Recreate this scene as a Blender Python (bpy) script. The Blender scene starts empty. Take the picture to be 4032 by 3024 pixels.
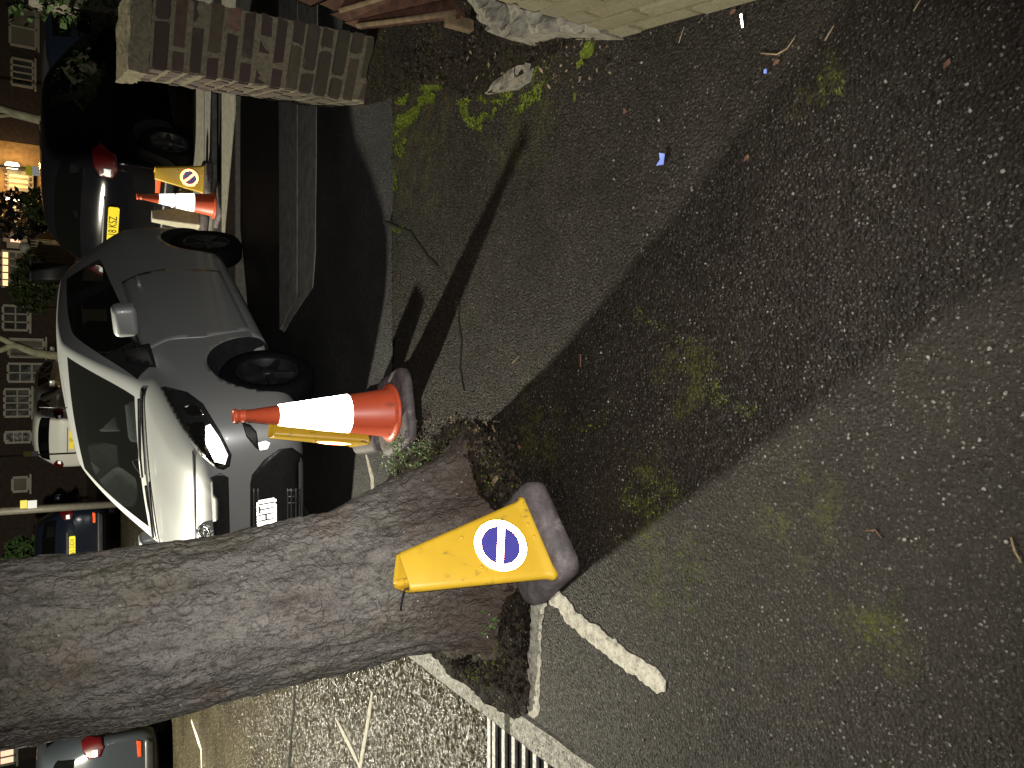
import bpy, bmesh, math, random
from mathutils import Vector, Matrix, noise
from mathutils.bvhtree import BVHTree
from mathutils.geometry import delaunay_2d_cdt
random.seed(7)
S = bpy.context.scene
COL = S.collection
R = math.radians

# ------------------------------------------------------------------ camera
TH, CAM_H, F = R(31), 1.4, 3000.0          # pitch below the horizon, eye height, focal length in photo pixels
cd = bpy.data.cameras.new('camera'); cam = bpy.data.objects.new('camera', cd); COL.objects.link(cam)
cd.sensor_fit = 'HORIZONTAL'; cd.sensor_width = 36; cd.lens = 36*F/4032
cd.clip_start = 0.02; cd.clip_end = 500
st, ct = math.sin(TH), math.cos(TH)
fwd, down, right = Vector((0, ct, -st)), Vector((0, -st, -ct)), Vector((1, 0, 0))
m = Matrix((down, right, -fwd)).transposed().to_4x4()   # the phone was held sideways: picture-right is down
m.translation = Vector((0, 0, CAM_H)); cam.matrix_world = m
S.camera = cam
# ------------------------------------------------------------------ night sky, street lamp, phone torch
W = bpy.data.worlds.new('World'); S.world = W; W.use_nodes = True
bg = W.node_tree.nodes['Background']
bg.inputs[0].default_value = (0.9, 0.85, 0.75, 1); bg.inputs[1].default_value = 0.006
def lamp(name, kind, loc, power, col, size, **kw):
    l = bpy.data.lights.new(name, kind); o = bpy.data.objects.new(name, l); COL.objects.link(o)
    o.location = loc; l.energy = power; l.color = col; l.shadow_soft_size = size
    for k, v in kw.items(): setattr(l, k, v)
    return o
lamp('street_lamp_light', 'POINT', (-5.2, 9.0, 4.6), 6200, (1, .94, .74), .10)
fl = lamp('phone_torch_light', 'SPOT', (0.015, 0, CAM_H+.01), 470, (1, .965, .92), .006, spot_size=R(96), spot_blend=1.0)
fl.rotation_euler = (R(90)-TH, 0, 0)
S.view_settings.view_transform = 'Standard'; S.view_settings.look = 'None'
S.view_settings.exposure = 0; S.view_settings.gamma = 1

# ------------------------------------------------------------------ helpers
def ray(px, py):
    a, b = (3024-py-1512)/F, (px-2016)/F
    return Vector((a, ct-b*st, -st-b*ct))
def G(px, py, z=0.0):
    d = ray(px, py); t = (z-CAM_H)/d.z
    return Vector((d.x*t, d.y*t, z))
def A(px, py, Y):
    d = ray(px, py); t = Y/d.y
    return Vector((d.x*t, Y, CAM_H+d.z*t))
def tag(o, label=None, cat=None, group=None, kind=None):
    if label: o['label'] = label
    if cat: o['category'] = cat
    if group: o['group'] = group
    if kind: o['kind'] = kind
    return o
def empty(name, label, cat, loc=(0, 0, 0), rz=0.0, group=None):
    o = bpy.data.objects.new(name, None); COL.objects.link(o); o.empty_display_size = .1
    o.location = loc; o.rotation_euler = (0, 0, rz)
    return tag(o, label, cat, group)
def obj(name, bm, mat, parent=None, smooth=False, loc=None):
    if isinstance(bm, bpy.types.Mesh): me = bm
    else:
        me = bpy.data.meshes.new(name)
        bmesh.ops.recalc_face_normals(bm, faces=bm.faces[:]) if len(bm.faces) else None
        bm.to_mesh(me); bm.free()
    if smooth:
        for p in me.polygons: p.use_smooth = True
    mats = mat if isinstance(mat, (list, tuple)) else [mat]
    if not me.materials:
        for q in mats: me.materials.append(q)
    o = bpy.data.objects.new(name, me); COL.objects.link(o)
    if parent: o.parent = parent
    if loc: o.location = loc
    return o
def B(): return bmesh.new()
def box(bm, lo, hi, mi=0, rot=None):
    v = [bm.verts.new((x, y, z)) for x in (lo[0], hi[0]) for y in (lo[1], hi[1]) for z in (lo[2], hi[2])]
    if rot:
        for q in v: q.co = rot @ q.co
    for f in ((0,1,3,2),(4,6,7,5),(0,4,5,1),(2,3,7,6),(0,2,6,4),(1,5,7,3)):
        bm.faces.new([v[i] for i in f]).material_index = mi
    return v
def bbox(bm, lo, hi, b=.004, seg=2, mi=0, rot=None):
    n = B(); box(n, lo, hi, mi)
    bmesh.ops.bevel(n, geom=n.edges[:], offset=b, segments=seg, profile=.5, affect='EDGES')
    join(bm, n, rot)
def join(bm, other, M=None):
    vm = {}
    for v in other.verts: vm[v] = bm.verts.new(M @ v.co if M else v.co)
    for f in other.faces:
        try:
            g = bm.faces.new([vm[v] for v in f.verts]); g.material_index = f.material_index; g.smooth = f.smooth
        except ValueError: pass
    other.free()
def prism(bm, pts, z0, z1, M=None, mi=0):
    n = B(); a = [n.verts.new((x, y, z0)) for x, y in pts]; c = [n.verts.new((x, y, z1)) for x, y in pts]
    k = len(pts); n.faces.new(a[::-1]); n.faces.new(c)
    for i in range(k): n.faces.new((a[i], a[(i+1) % k], c[(i+1) % k], c[i]))
    for f in n.faces: f.material_index = mi
    join(bm, n, M)
def lathe(bm, prof, seg=32, M=None, close=True, mi=0):
    n = B(); rings = []
    for r, z in prof:
        rings.append([n.verts.new((r*math.cos(2*math.pi*i/seg), r*math.sin(2*math.pi*i/seg), z)) for i in range(seg)])
    for a, c in zip(rings, rings[1:]):
        for i in range(seg): n.faces.new((a[i], a[(i+1) % seg], c[(i+1) % seg], c[i]))
    if close:
        n.faces.new(rings[0][::-1]); n.faces.new(rings[-1])
    for f in n.faces: f.smooth = len(f.verts) == 4; f.material_index = mi
    join(bm, n, M)
def tube(bm, pts, r, seg=8, mi=0, wob=0):
    pts = [Vector(p) for p in pts]; rings = []
    for i, p in enumerate(pts):
        t = (pts[min(i+1, len(pts)-1)]-pts[max(i-1, 0)]).normalized()
        u = t.orthogonal().normalized() if abs(t.z) > .95 else t.cross(Vector((0, 0, 1))).normalized()
        w = t.cross(u); rr = r[i] if isinstance(r, (list, tuple)) else r
        rings.append([bm.verts.new(p+(u*math.cos(2*math.pi*k/seg)+w*math.sin(2*math.pi*k/seg))*rr*(1+wob*random.uniform(-1, 1))) for k in range(seg)])
    for a, c in zip(rings, rings[1:]):
        for k in range(seg):
            f = bm.faces.new((a[k], a[(k+1) % seg], c[(k+1) % seg], c[k])); f.smooth = True; f.material_index = mi
    bm.faces.new(rings[0][::-1]).material_index = mi; bm.faces.new(rings[-1]).material_index = mi
def fill2d(poly, res):
    n = len(poly); xs = [p[0] for p in poly]; ys = [p[1] for p in poly]
    bd = []
    for i in range(n):
        a, c = Vector(poly[i][:2]), Vector(poly[(i+1) % n][:2]); k = max(1, int((c-a).length/res))
        bd += [a+(c-a)*j/k for j in range(k)]
    vs = list(bd); E = [(i, (i+1) % len(bd)) for i in range(len(bd))]
    def inside(x, y):
        c = False; j = n-1
        for i in range(n):
            if (ys[i] > y) != (ys[j] > y) and x < (xs[j]-xs[i])*(y-ys[i])/(ys[j]-ys[i])+xs[i]: c = not c
            j = i
        return c
    y = min(ys)+res*.6
    while y < max(ys):
        x = min(xs)+res*.6
        while x < max(xs):
            if inside(x, y) and min((Vector((x, y))-q).length for q in bd) > res*.45: vs.append(Vector((x, y)))
            x += res
        y += res
    o = delaunay_2d_cdt(vs, E, [], 1, 1e-6)
    return o[0], o[2]
def patch(bvh, poly, cast, off=.003, th=.006, res=.02):
    """lay a panel of real thickness onto a curved surface: cast(a,b) gives each outline point's origin and direction"""
    V, T = fill2d(poly, res); bm = B(); hits = []
    for v in V:
        o, d = cast(v.x, v.y); h = bvh.ray_cast(o, d)
        if h[0] is None: hits.append(None); continue
        n = h[1] if h[1].dot(d) < 0 else -h[1]
        hits.append((bm.verts.new(h[0]+n*off), bm.verts.new(h[0]+n*(off-th))))
    edges = {}
    for t in T:
        if any(hits[i] is None for i in t): continue
        p = [hits[i][0].co for i in t]
        if max((p[i]-p[(i+1) % 3]).length for i in range(3)) > res*9+.08: continue
        f = bm.faces.new([hits[i][0] for i in t]); f.smooth = True; bm.faces.new([hits[i][1] for i in t][::-1])
        for i in range(3): e = (t[i], t[(i+1) % 3]); edges[e] = edges.get(e, 0)+1
    for (a, c) in list(edges):
        if (c, a) not in edges: bm.faces.new((hits[c][0], hits[a][0], hits[a][1], hits[c][1]))
    return bm
def text_mesh(s, size, depth=.001, align='CENTER', sx=1.0):
    c = bpy.data.curves.new('lettering', 'FONT'); c.body = s; c.size = size; c.extrude = depth; c.align_x = align; c.align_y = 'CENTER'
    o = bpy.data.objects.new('lettering', c); COL.objects.link(o)
    dg = bpy.context.evaluated_depsgraph_get(); me = bpy.data.meshes.new_from_object(o.evaluated_get(dg))
    bpy.data.objects.remove(o); bpy.data.curves.remove(c)
    for v in me.vertices: v.co.x *= sx
    return me

# ------------------------------------------------------------------ materials
def nt(name):
    m = bpy.data.materials.new(name); m.use_nodes = True; t = m.node_tree
    return m, t, t.nodes['Principled BSDF'], t.nodes['Material Output']
class N:
    """tiny node helper"""
    def __init__(s, t): s.t = t; s._tc = None
    def new(s, k, **kw):
        n = s.t.nodes.new(k)
        for a, v in kw.items(): setattr(n, a, v)
        return n
    def tc(s):
        if not s._tc: s._tc = s.new('ShaderNodeTexCoord').outputs['Object']
        return s._tc
    def scaled(s, sc):
        n = s.new('ShaderNodeMapping'); n.inputs['Scale'].default_value = sc; s.t.links.new(s.tc(), n.inputs['Vector']); return n.outputs[0]
    def noise(s, sc, det=4, rough=.6, vec=None):
        n = s.new('ShaderNodeTexNoise'); n.inputs['Scale'].default_value = sc; n.inputs['Detail'].default_value = det; n.inputs['Roughness'].default_value = rough
        s.t.links.new(vec or s.tc(), n.inputs['Vector']); return n.outputs['Fac']
    def vor(s, sc, vec=None, feat='F1', rnd=1):
        n = s.new('ShaderNodeTexVoronoi', feature=feat); n.inputs['Scale'].default_value = sc; n.inputs['Randomness'].default_value = rnd
        s.t.links.new(vec or s.tc(), n.inputs['Vector']); return n
    def ramp(s, fac, stops):
        n = s.new('ShaderNodeValToRGB'); e = n.color_ramp.elements
        while len(e) < len(stops): e.new(.5)
        for q, (p, c) in zip(e, stops):
            q.position = p; q.color = (c, c, c, 1) if not isinstance(c, (tuple, list)) else (*c, 1)
        s.t.links.new(fac, n.inputs[0]); return n.outputs[0]
    def mix(s, fac, a, b, mode='MIX'):
        n = s.new('ShaderNodeMix', data_type='RGBA', blend_type=mode)
        for k, v in ((0, fac), (6, a), (7, b)):
            if isinstance(v, (int, float)): n.inputs[k].default_value = v if k == 0 else (v, v, v, 1)
            elif isinstance(v, tuple): n.inputs[k].default_value = (*v, 1)
            else: s.t.links.new(v, n.inputs[k])
        return n.outputs[2]
    def math(s, op, a, b=0.0):
        n = s.new('ShaderNodeMath', operation=op)
        for k, v in ((0, a), (1, b)):
            if isinstance(v, (int, float)): n.inputs[k].default_value = v
            else: s.t.links.new(v, n.inputs[k])
        return n.outputs[0]
    def bump(s, h, st, dist, bsdf):
        n = s.new('ShaderNodeBump'); n.inputs['Strength'].default_value = st; n.inputs['Distance'].default_value = dist
        s.t.links.new(h, n.inputs['Height']); s.t.links.new(n.outputs[0], bsdf.inputs['Normal']); return n
def plain(name, col, rough=.5, metal=0, var=.25, sc=12, bump=.0, coat=0, spec=None):
    if spec is None: spec = .12 if rough > .75 else .45
    m, t, p, o = nt(name); n = N(t)
    a = tuple(c*(1-var) for c in col); b = tuple(min(1, c*(1+var)) for c in col)
    f = n.noise(sc, 6, .65)
    t.links.new(n.ramp(f, [(.3, a), (.7, b)]), p.inputs['Base Color'])
    t.links.new(n.ramp(n.noise(sc*2.3, 3), [(.3, max(.03, rough-.08)), (.7, min(1, rough+.1))]), p.inputs['Roughness'])
    p.inputs['Metallic'].default_value = metal; p.inputs['Specular IOR Level'].default_value = spec
    if coat: p.inputs['Coat Weight'].default_value = coat; p.inputs['Coat Roughness'].default_value = .06
    if bump: n.bump(n.noise(sc*6, 5), bump, .004, p)
    return m
def retro(name, col, amount=1.0, rough=.45, var=.1, under=.6, worn=False):
    """retro-reflective sheeting: sends light back to where it comes from (its facets face the incoming ray)"""
    m, t, p, o = nt(name); n = N(t)
    f = n.noise(60, 3)
    t.links.new(n.ramp(f, [(.3, tuple(c*under*(1-var) for c in col)), (.7, tuple(c*under for c in col))]), p.inputs['Base Color']); p.inputs['Roughness'].default_value = .35
    g = n.new('ShaderNodeBsdfGlossy'); g.inputs['Color'].default_value = (*col, 1); g.inputs['Roughness'].default_value = rough
    geo = n.new('ShaderNodeNewGeometry'); t.links.new(geo.outputs['Incoming'], g.inputs['Normal'])
    mx = n.new('ShaderNodeMixShader'); t.links.new(n.ramp(n.noise(19, 4, .6), [(.30, amount*(.12 if worn else 1)), (.38, amount)]), mx.inputs[0])
    t.links.new(p.outputs[0], mx.inputs[1]); t.links.new(g.outputs[0], mx.inputs[2]); t.links.new(mx.outputs[0], o.inputs[0])
    return m
def emit(name, col, st):
    m, t, p, o = nt(name); p.inputs['Base Color'].default_value = (*col, 1)
    p.inputs['Emission Color'].default_value = (*col, 1); p.inputs['Emission Strength'].default_value = st
    return m
def glass(name, tint=(.55, .62, .6), haze_mix=.014):
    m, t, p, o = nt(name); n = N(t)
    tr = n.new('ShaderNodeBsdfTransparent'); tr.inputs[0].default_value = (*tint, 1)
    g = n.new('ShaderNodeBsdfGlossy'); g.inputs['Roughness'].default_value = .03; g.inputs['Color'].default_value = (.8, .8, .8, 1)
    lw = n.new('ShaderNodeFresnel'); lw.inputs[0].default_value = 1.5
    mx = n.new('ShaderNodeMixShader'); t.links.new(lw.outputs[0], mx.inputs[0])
    t.links.new(tr.outputs[0], mx.inputs[1]); t.links.new(g.outputs[0], mx.inputs[2]); di = n.new('ShaderNodeBsdfDiffuse'); di.inputs[0].default_value = (.5, .52, .5, 1); m2 = n.new('ShaderNodeMixShader'); m2.inputs[0].default_value = haze_mix  # pale diffuse film imitates bloom haze over the glass
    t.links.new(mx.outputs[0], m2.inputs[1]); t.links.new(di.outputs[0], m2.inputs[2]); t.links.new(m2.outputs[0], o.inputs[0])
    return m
def aggregate(name, base, chips, sc, thr, wet, moss=None, dens=1.0, bump=.7, patchy=.3, basevar=.35, tilt=.5, spec=.22, spots=None):
    """asphalt or brushed aggregate: stone chips of mixed tone in a dark binder"""
    m, t, p, o = nt(name); n = N(t)
    wp = n.new('ShaderNodeVectorMath', operation='ADD'); 
    nz = n.new('ShaderNodeTexNoise'); nz.inputs['Scale'].default_value = sc*.9; t.links.new(n.tc(), nz.inputs['Vector'])
    sb = n.new('ShaderNodeVectorMath', operation='SCALE'); sb.inputs['Scale'].default_value = .9/sc; t.links.new(nz.outputs['Color'], sb.inputs[0])
    t.links.new(n.tc(), wp.inputs[0]); t.links.new(sb.outputs[0], wp.inputs[1]); vec = wp.outputs[0]
    v = n.vor(sc, vec); v2 = n.vor(sc*2.1, vec)
    sep = n.new('ShaderNodeSeparateColor'); t.links.new(v.outputs['Color'], sep.inputs[0])
    sep2 = n.new('ShaderNodeSeparateColor'); t.links.new(v2.outputs['Color'], sep2.inputs[0])
    big = n.noise(1.7, 5, .6); mid = n.noise(9, 4, .6)
    pick = n.math('ADD', sep.outputs[0], n.math('MULTIPLY', n.math('SUBTRACT', big, .5), patchy))
    chip = n.math('MULTIPLY', n.ramp(pick, [(thr, 0), (thr+.10, 1)]), n.ramp(v.outputs['Distance'], [(.26, 1), (.42, 0)]))
    chip2 = n.math('MULTIPLY', n.ramp(sep2.outputs[1], [(thr+.06, 0), (thr+.1, .8)]), n.ramp(v2.outputs['Distance'], [(.25, 1), (.45, 0)]))
    tone = n.ramp(sep.outputs[1], chips)
    stain = n.ramp(n.noise(1.1, 6, .6), [(.36, .62), (.5, 1), (.66, 1.22)])
    bcol = n.ramp(n.noise(sc*.8, 6, .7), [(.3, tuple(c*(1-basevar) for c in base)), (.75, tuple(c*(1+basevar*1.6) for c in base))])
    bcol = n.mix(n.ramp(mid, [(.35, .55), (.7, 0)]), bcol, tuple(c*.6 for c in base))
    col = n.mix(n.math('MULTIPLY', chip, dens), bcol, tone)
    tone2 = n.ramp(sep2.outputs[2], chips)
    col = n.mix(n.math('MULTIPLY', chip2, dens*.8), col, tone2)
    if moss:
        mm = n.math('MULTIPLY', n.ramp(n.noise(2.1, 6, .62), [(.50, 0), (.66, 1)]), n.ramp(n.noise(28, 5, .7), [(.47, 0), (.62, .8)]))
        if spots:
            acc = None
            for (x, y, r) in spots:
                dn = n.new('ShaderNodeVectorMath', operation='DISTANCE'); t.links.new(n.tc(), dn.inputs[0]); dn.inputs[1].default_value = (x, y, 0)
                f = n.ramp(n.math('DIVIDE', dn.outputs['Value'], r), [(.35, 1), (1, 0)]); acc = f if acc is None else n.math('MAXIMUM', acc, f)
            mm = n.math('MULTIPLY', n.math('MULTIPLY', n.ramp(n.math('ADD', n.noise(11, 7, .75), n.math('MULTIPLY', acc, .14)), [(.60, 0), (.70, 1)]), n.ramp(n.noise(75, 4, .7), [(.42, 0), (.55, .9)])), n.math('ADD', n.math('MULTIPLY', acc, .85), .15))
        col = n.mix(mm, col, moss)
    col = n.mix(1.0, col, stain, 'MULTIPLY')
    t.links.new(col, p.inputs['Base Color'])
    t.links.new(n.ramp(n.noise(sc*.6, 3), [(.3, max(.05, wet-.12)), (.7, wet+.2)]), p.inputs['Roughness'])
    h = n.math('ADD', n.math('MULTIPLY', v.outputs['Distance'], -1.0), n.math('MULTIPLY', n.noise(sc*1.5, 5, .7), .9))
    bn = n.bump(h, bump, .006, p)
    geo = n.new('ShaderNodeNewGeometry')                        # every chip lies at its own small tilt, so wet faces glint one by one
    def vm(op, a, b_=None, sc=None):
        q = n.new('ShaderNodeVectorMath', operation=op); t.links.new(a, q.inputs[0])
        if b_ is not None:
            if isinstance(b_, tuple): q.inputs[1].default_value = b_
            else: t.links.new(b_, q.inputs[1])
        if sc is not None: q.inputs['Scale'].default_value = sc
        return q.outputs[0]
    tl = vm('SCALE', vm('SUBTRACT', v.outputs['Color'], (.5, .5, .5)), None, tilt)
    t.links.new(vm('NORMALIZE', vm('ADD', geo.outputs['Normal'], tl)), bn.inputs['Normal'])
    p.inputs['Specular IOR Level'].default_value = spec
    return m
M = {}
M['pave'] = aggregate('wet dark pavement asphalt', (.0095, .0072, .0048), [(0, (.016, .0135, .010)), (.55, (.038, .033, .026)), (.85, (.075, .069, .058)), (1, (.18, .175, .155))], 112, .58, .52, moss=(.028, .028, .006), dens=.9, tilt=.45, spec=.17, spots=[(g.x, g.y, r) for g, r in ((G(2600, 2230), .26), (G(2560, 1950), .2), (G(2720, 1480), .22), (G(3440, 2450), .16), (G(1620, 560), .7), (G(2060, 420), .45), (G(3250, 330), .12), (G(2100, 1720), .3), (G(3150, 2000), .2))])
M['lane'] = aggregate('lane asphalt', (.022, .022, .022), [(0, (.03, .03, .03)), (1, (.08, .08, .08))], 120, .7, .6, dens=.6)
M['road'] = aggregate('exposed aggregate road', (.034, .0285, .0175), [(0, (.036, .030, .019)), (.5, (.06, .05, .032)), (1, (.26, .245, .19))], 62, .40, .15, bump=.6, tilt=1.05, spec=.20)
M['conc'] = plain('weathered concrete', (.19, .185, .165), .8, 0, .35, 14, .5)
M['conc2'] = plain('pale worn concrete', (.20, .19, .155), .8, 0, .3, 16, .5)
M['kerb'] = aggregate('granite kerb', (.13, .125, .10), [(0, (.05, .05, .04)), (.6, (.18, .165, .14)), (1, (.3, .28, .25))], 90, .5, .5, bump=.35)
M['soil'] = aggregate('damp soil', (.0085, .006, .004), [(0, (.006, .0045, .003)), (.6, (.02, .014, .009)), (.9, (.05, .04, .028)), (1, (.12, .11, .09))], 75, .5, .8, moss=(.030, .034, .006), dens=.8, bump=1.0, tilt=.5, spec=.1)
M['clod'] = plain('crumbled soil', (.021, .0155, .0105), .95, 0, .7, 60, .6)
M['moss'] = plain('moss', (.075, .095, .011), .95, 0, .45, 50, .3)
M['leaf'] = plain('weed leaf', (.06, .12, .03), .6, 0, .4, 60)
M['stem'] = plain('weed stem', (.09, .10, .03), .7, 0, .3, 30)
M['hedge'] = plain('hedge leaf', (.022, .036, .009), .6, 0, .5, 30)
M['ivy'] = plain('ivy leaf', (.035, .065, .02), .4, 0, .4, 30)
def bark():
    m, t, p, o = nt('grey furrowed bark'); n = N(t)
    vz = n.scaled((1, 1, .22)); a = n.noise(16, 8, .7, vz); b = n.noise(70, 5, .65, n.scaled((1, 1, .4))); big = n.noise(3.0, 5, .6, n.scaled((1, 1, .5)))
    v = n.vor(26, n.scaled((1, 1, .3)))
    c = n.ramp(a, [(.28, (.085, .075, .066)), (.43, (.165, .152, .138)), (.6, (.225, .21, .192)), (.8, (.31, .292, .266))])
    c = n.mix(n.ramp(big, [(.52, 0), (.68, .55)]), c, (.13, .125, .07))
    c = n.mix(n.ramp(n.noise(4.5, 4, .5), [(.56, 0), (.7, .4)]), c, (.22, .15, .11))
    c = n.mix(n.ramp(b, [(.36, .7), (.48, 0)]), c, (.045, .04, .036)); c = n.mix(n.ramp(n.noise(150, 4, .7), [(.40, .5), (.5, 0)]), c, (.05, .045, .04))
    cr = n.vor(20, n.new('ShaderNodeVectorMath', operation='ADD').outputs[0], 'DISTANCE_TO_EDGE')
    vadd = cr.inputs['Vector'].links[0].from_node; t.links.new(n.scaled((1, 1, .34)), vadd.inputs[0])
    sc_ = n.new('ShaderNodeVectorMath', operation='SCALE'); nz_ = n.new('ShaderNodeTexNoise'); nz_.inputs['Scale'].default_value = 14; nz_.inputs['Detail'].default_value = 5
    t.links.new(n.tc(), nz_.inputs['Vector']); t.links.new(nz_.outputs['Color'], sc_.inputs[0]); sc_.inputs['Scale'].default_value = .2; t.links.new(sc_.outputs[0], vadd.inputs[1])
    fur = n.ramp(cr.outputs['Distance'], [(.0, 0), (.16, 1)])
    c = n.mix(n.math('MULTIPLY', n.ramp(fur, [(.0, .55), (.6, 0)]), n.ramp(n.noise(7, 3), [(.42, 0), (.6, 1)])), c, (.05, .043, .037))
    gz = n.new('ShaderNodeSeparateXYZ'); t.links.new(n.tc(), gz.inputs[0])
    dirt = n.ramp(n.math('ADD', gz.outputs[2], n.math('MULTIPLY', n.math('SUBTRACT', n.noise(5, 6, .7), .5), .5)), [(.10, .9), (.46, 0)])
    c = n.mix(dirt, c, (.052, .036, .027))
    w = n.vor(38); c = n.mix(n.math('MULTIPLY', n.ramp(w.outputs['Distance'], [(.07, 1), (.11, 0)]), n.ramp(n.noise(9), [(.5, 0), (.6, 1)])), c, (.5, .5, .48))
    t.links.new(c, p.inputs['Base Color']); p.inputs['Roughness'].default_value = .8; p.inputs['Specular IOR Level'].default_value = .15
    h = n.math('ADD', n.math('MULTIPLY', a, 1.2), n.math('ADD', n.math('MULTIPLY', b, .5), n.math('MULTIPLY', fur, .28)))
    n.bump(h, .85, .016, p); return m
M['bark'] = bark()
M['palebark'] = plain('pale plane bark', (.13, .122, .085), .8, 0, .4, 6, .3)
def yellow():
    m, t, p, o = nt('scuffed yellow plastic'); n = N(t)
    c = n.ramp(n.noise(7, 4), [(.3, (.47, .292, .018)), (.7, (.55, .345, .024))])
    c = n.mix(n.math('MULTIPLY', n.ramp(n.noise(26, 5, .7), [(.56, 0), (.66, .8)]), n.ramp(n.noise(6), [(.48, 0), (.58, 1)])), c, (.13, .085, .03))
    t.links.new(c, p.inputs['Base Color']); p.inputs['Roughness'].default_value = .42
    p.inputs['Subsurface Weight'].default_value = .08; p.inputs['Subsurface Radius'].default_value = (.01, .006, .002)
    n.bump(n.noise(40, 3), .05, .002, p); return m
M['yellow'] = yellow()
def orange():
    m, t, p, o = nt('scuffed orange cone plastic'); n = N(t)
    c = n.ramp(n.noise(6, 4), [(.3, (.50, .075, .03)), (.7, (.58, .09, .035))])
    c = n.mix(n.math('MULTIPLY', n.ramp(n.noise(34, 6, .75, n.scaled((1, 1, .35))), [(.54, 0), (.66, .8)]), n.ramp(n.noise(5), [(.46, 0), (.58, 1)])), c, (.13, .05, .035))
    t.links.new(c, p.inputs['Base Color']); p.inputs['Roughness'].default_value = .45; n.bump(n.noise(40, 3), .05, .002, p); return m
M['orange'] = orange()
M['palecone'] = plain('faded pale cone plastic', (.36, .33, .25), .55, 0, .2, 18)
def rubber():
    m, t, p, o = nt('chalky black rubber'); n = N(t)
    c = n.ramp(n.noise(22, 7, .72), [(.4, (.055, .046, .048)), (.58, (.10, .084, .085)), (.72, (.22, .19, .19))])
    t.links.new(c, p.inputs['Base Color']); p.inputs['Roughness'].default_value = .7; n.bump(n.noise(60, 5), .25, .004, p); return m
M['rubber'] = rubber()
M['blackplastic'] = plain('black plastic', (.02, .02, .021), .45, 0, .3, 20)
M['tyre'] = plain('tyre rubber', (.006, .006, .007), .8, 0, .3, 30, .2)
M['rim'] = plain('dark alloy', (.16, .16, .17), .35, .8, .2, 10)
M['rimdark'] = plain('grey alloy', (.035, .035, .038), .4, .5, .2, 10)
M['sleeve'] = retro('white retro-reflective sleeve', (1, 1, 1), .9, .32)
M['redring'] = retro('red retro-reflective ring', (1, .17, .05), .8, .20, .3, .6, True)
M['bluedisc'] = plain('blue sign vinyl', (.055, .05, .27), .35, 0, .1, 20)
M['platew'] = retro('white number plate', (1, 1, .96), .7, .42)
M['platey'] = retro('yellow number plate', (1, .80, .03), .33, .5, .1, .75)
M['letter'] = plain('black lettering', (.01, .01, .01), .4, 0, .1)
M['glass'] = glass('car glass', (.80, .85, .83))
M['glassd'] = glass('dark car glass', (.3, .33, .33), .003)
M['lens'] = glass('clear lamp lens', (.92, .94, .96))
M['chrome'] = plain('chrome', (.75, .75, .76), .12, 1, .05)
M['lampglow'] = retro('headlamp reflector', (.95, .97, 1), .55, .40, .4, .9)
M['redlens'] = retro('red lamp lens', (.6, .012, .02), .03, .45, .4, .05)
M['redlensbright'] = retro('bright red reflector', (1, .12, .03), .9, .36, .3, .8)
M['interior'] = plain('dark car interior', (.018, .019, .021), .8, 0, .3, 20)
M['seat'] = plain('grey seat cloth', (.03, .032, .035), .9, 0, .3, 40)
def paint(name, col, metal=.5, rough=.33, coat=.6):
    m, t, p, o = nt(name); n = N(t)
    t.links.new(n.ramp(n.noise(1.2, 2), [(.3, tuple(c*.97 for c in col)), (.7, tuple(min(1, c*1.03) for c in col))]), p.inputs['Base Color'])
    t.links.new(n.ramp(n.noise(2.5, 2), [(.3, rough), (.7, rough+.03)]), p.inputs['Roughness'])
    p.inputs['Metallic'].default_value = metal; p.inputs['Coat Weight'].default_value = coat; p.inputs['Coat Roughness'].default_value = .08
    return m
M['silver'] = paint('silver car paint', (.37, .385, .39), .35, .44, .25)
M['black'] = paint('black car paint', (.003, .003, .004), 0, .07, 0); M['black'].node_tree.nodes['Principled BSDF'].inputs['Specular IOR Level'].default_value = .3
M['navy'] = paint('dark blue car paint', (.004, .006, .012), 0, .12, 0)
M['white'] = paint('white car paint', (.62, .62, .58), 0, .3, .6)
M['grey'] = paint('grey car paint', (.14, .14, .14), .3, .35, .6)
M['bluegrey'] = paint('blue grey car paint', (.075, .088, .10), .3, .3, .2)
M['slate'] = paint('slate grey car paint', (.022, .026, .031), .2, .2, .2)
def brickmat(name, cols, soot, algae=False):
    m, t, p, o = nt(name); n = N(t)
    at = n.new('ShaderNodeVertexColor', layer_name='tone')
    sep = n.new('ShaderNodeSeparateColor'); t.links.new(at.outputs[0], sep.inputs[0])
    c = n.ramp(sep.outputs[0], cols)
    c = n.mix(n.ramp(n.noise(30, 6, .7), [(.35, .6), (.65, 0)]), c, tuple(q*.55 for q in cols[1][1]))
    c = n.mix(n.ramp(n.noise(9, 5, .6), [(.55, 0), (.75, .5)]), c, soot)
    if algae:
        gz = n.new('ShaderNodeSeparateXYZ'); t.links.new(n.tc(), gz.inputs[0])
        c = n.mix(n.ramp(n.math('ADD', gz.outputs[2], n.math('MULTIPLY', n.math('SUBTRACT', n.noise(6, 6, .7), .5), .9)), [(.10, .75), (.5, 0)]), c, (.034, .033, .016))
    t.links.new(c, p.inputs['Base Color']); p.inputs['Roughness'].default_value = .85
    n.bump(n.noise(90, 5, .7), .8, .007, p); return m
M['brick'] = brickmat('weathered red brick', [(0, (.030, .019, .016)), (.4, (.056, .032, .022)), (.7, (.078, .046, .026)), (.9, (.062, .052, .028)), (1, (.15, .075, .055))], (.10, .085, .055), True)
M['mortar'] = plain('sandy mortar', (.135, .118, .08), .95, 0, .35, 60, 1.0)
M['cream'] = brickmat('painted cream brick', [(0, (.095, .082, .042)), (.4, (.125, .11, .058)), (.7, (.12, .11, .062)), (1, (.135, .11, .065))], (.11, .08, .05))
M['creammortar'] = plain('cream mortar', (.10, .09, .05), .95, 0, .3, 60, .8)
M['fence'] = plain('brown stained timber', (.040, .019, .012), .8, 0, .5, 22, .5)
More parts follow.
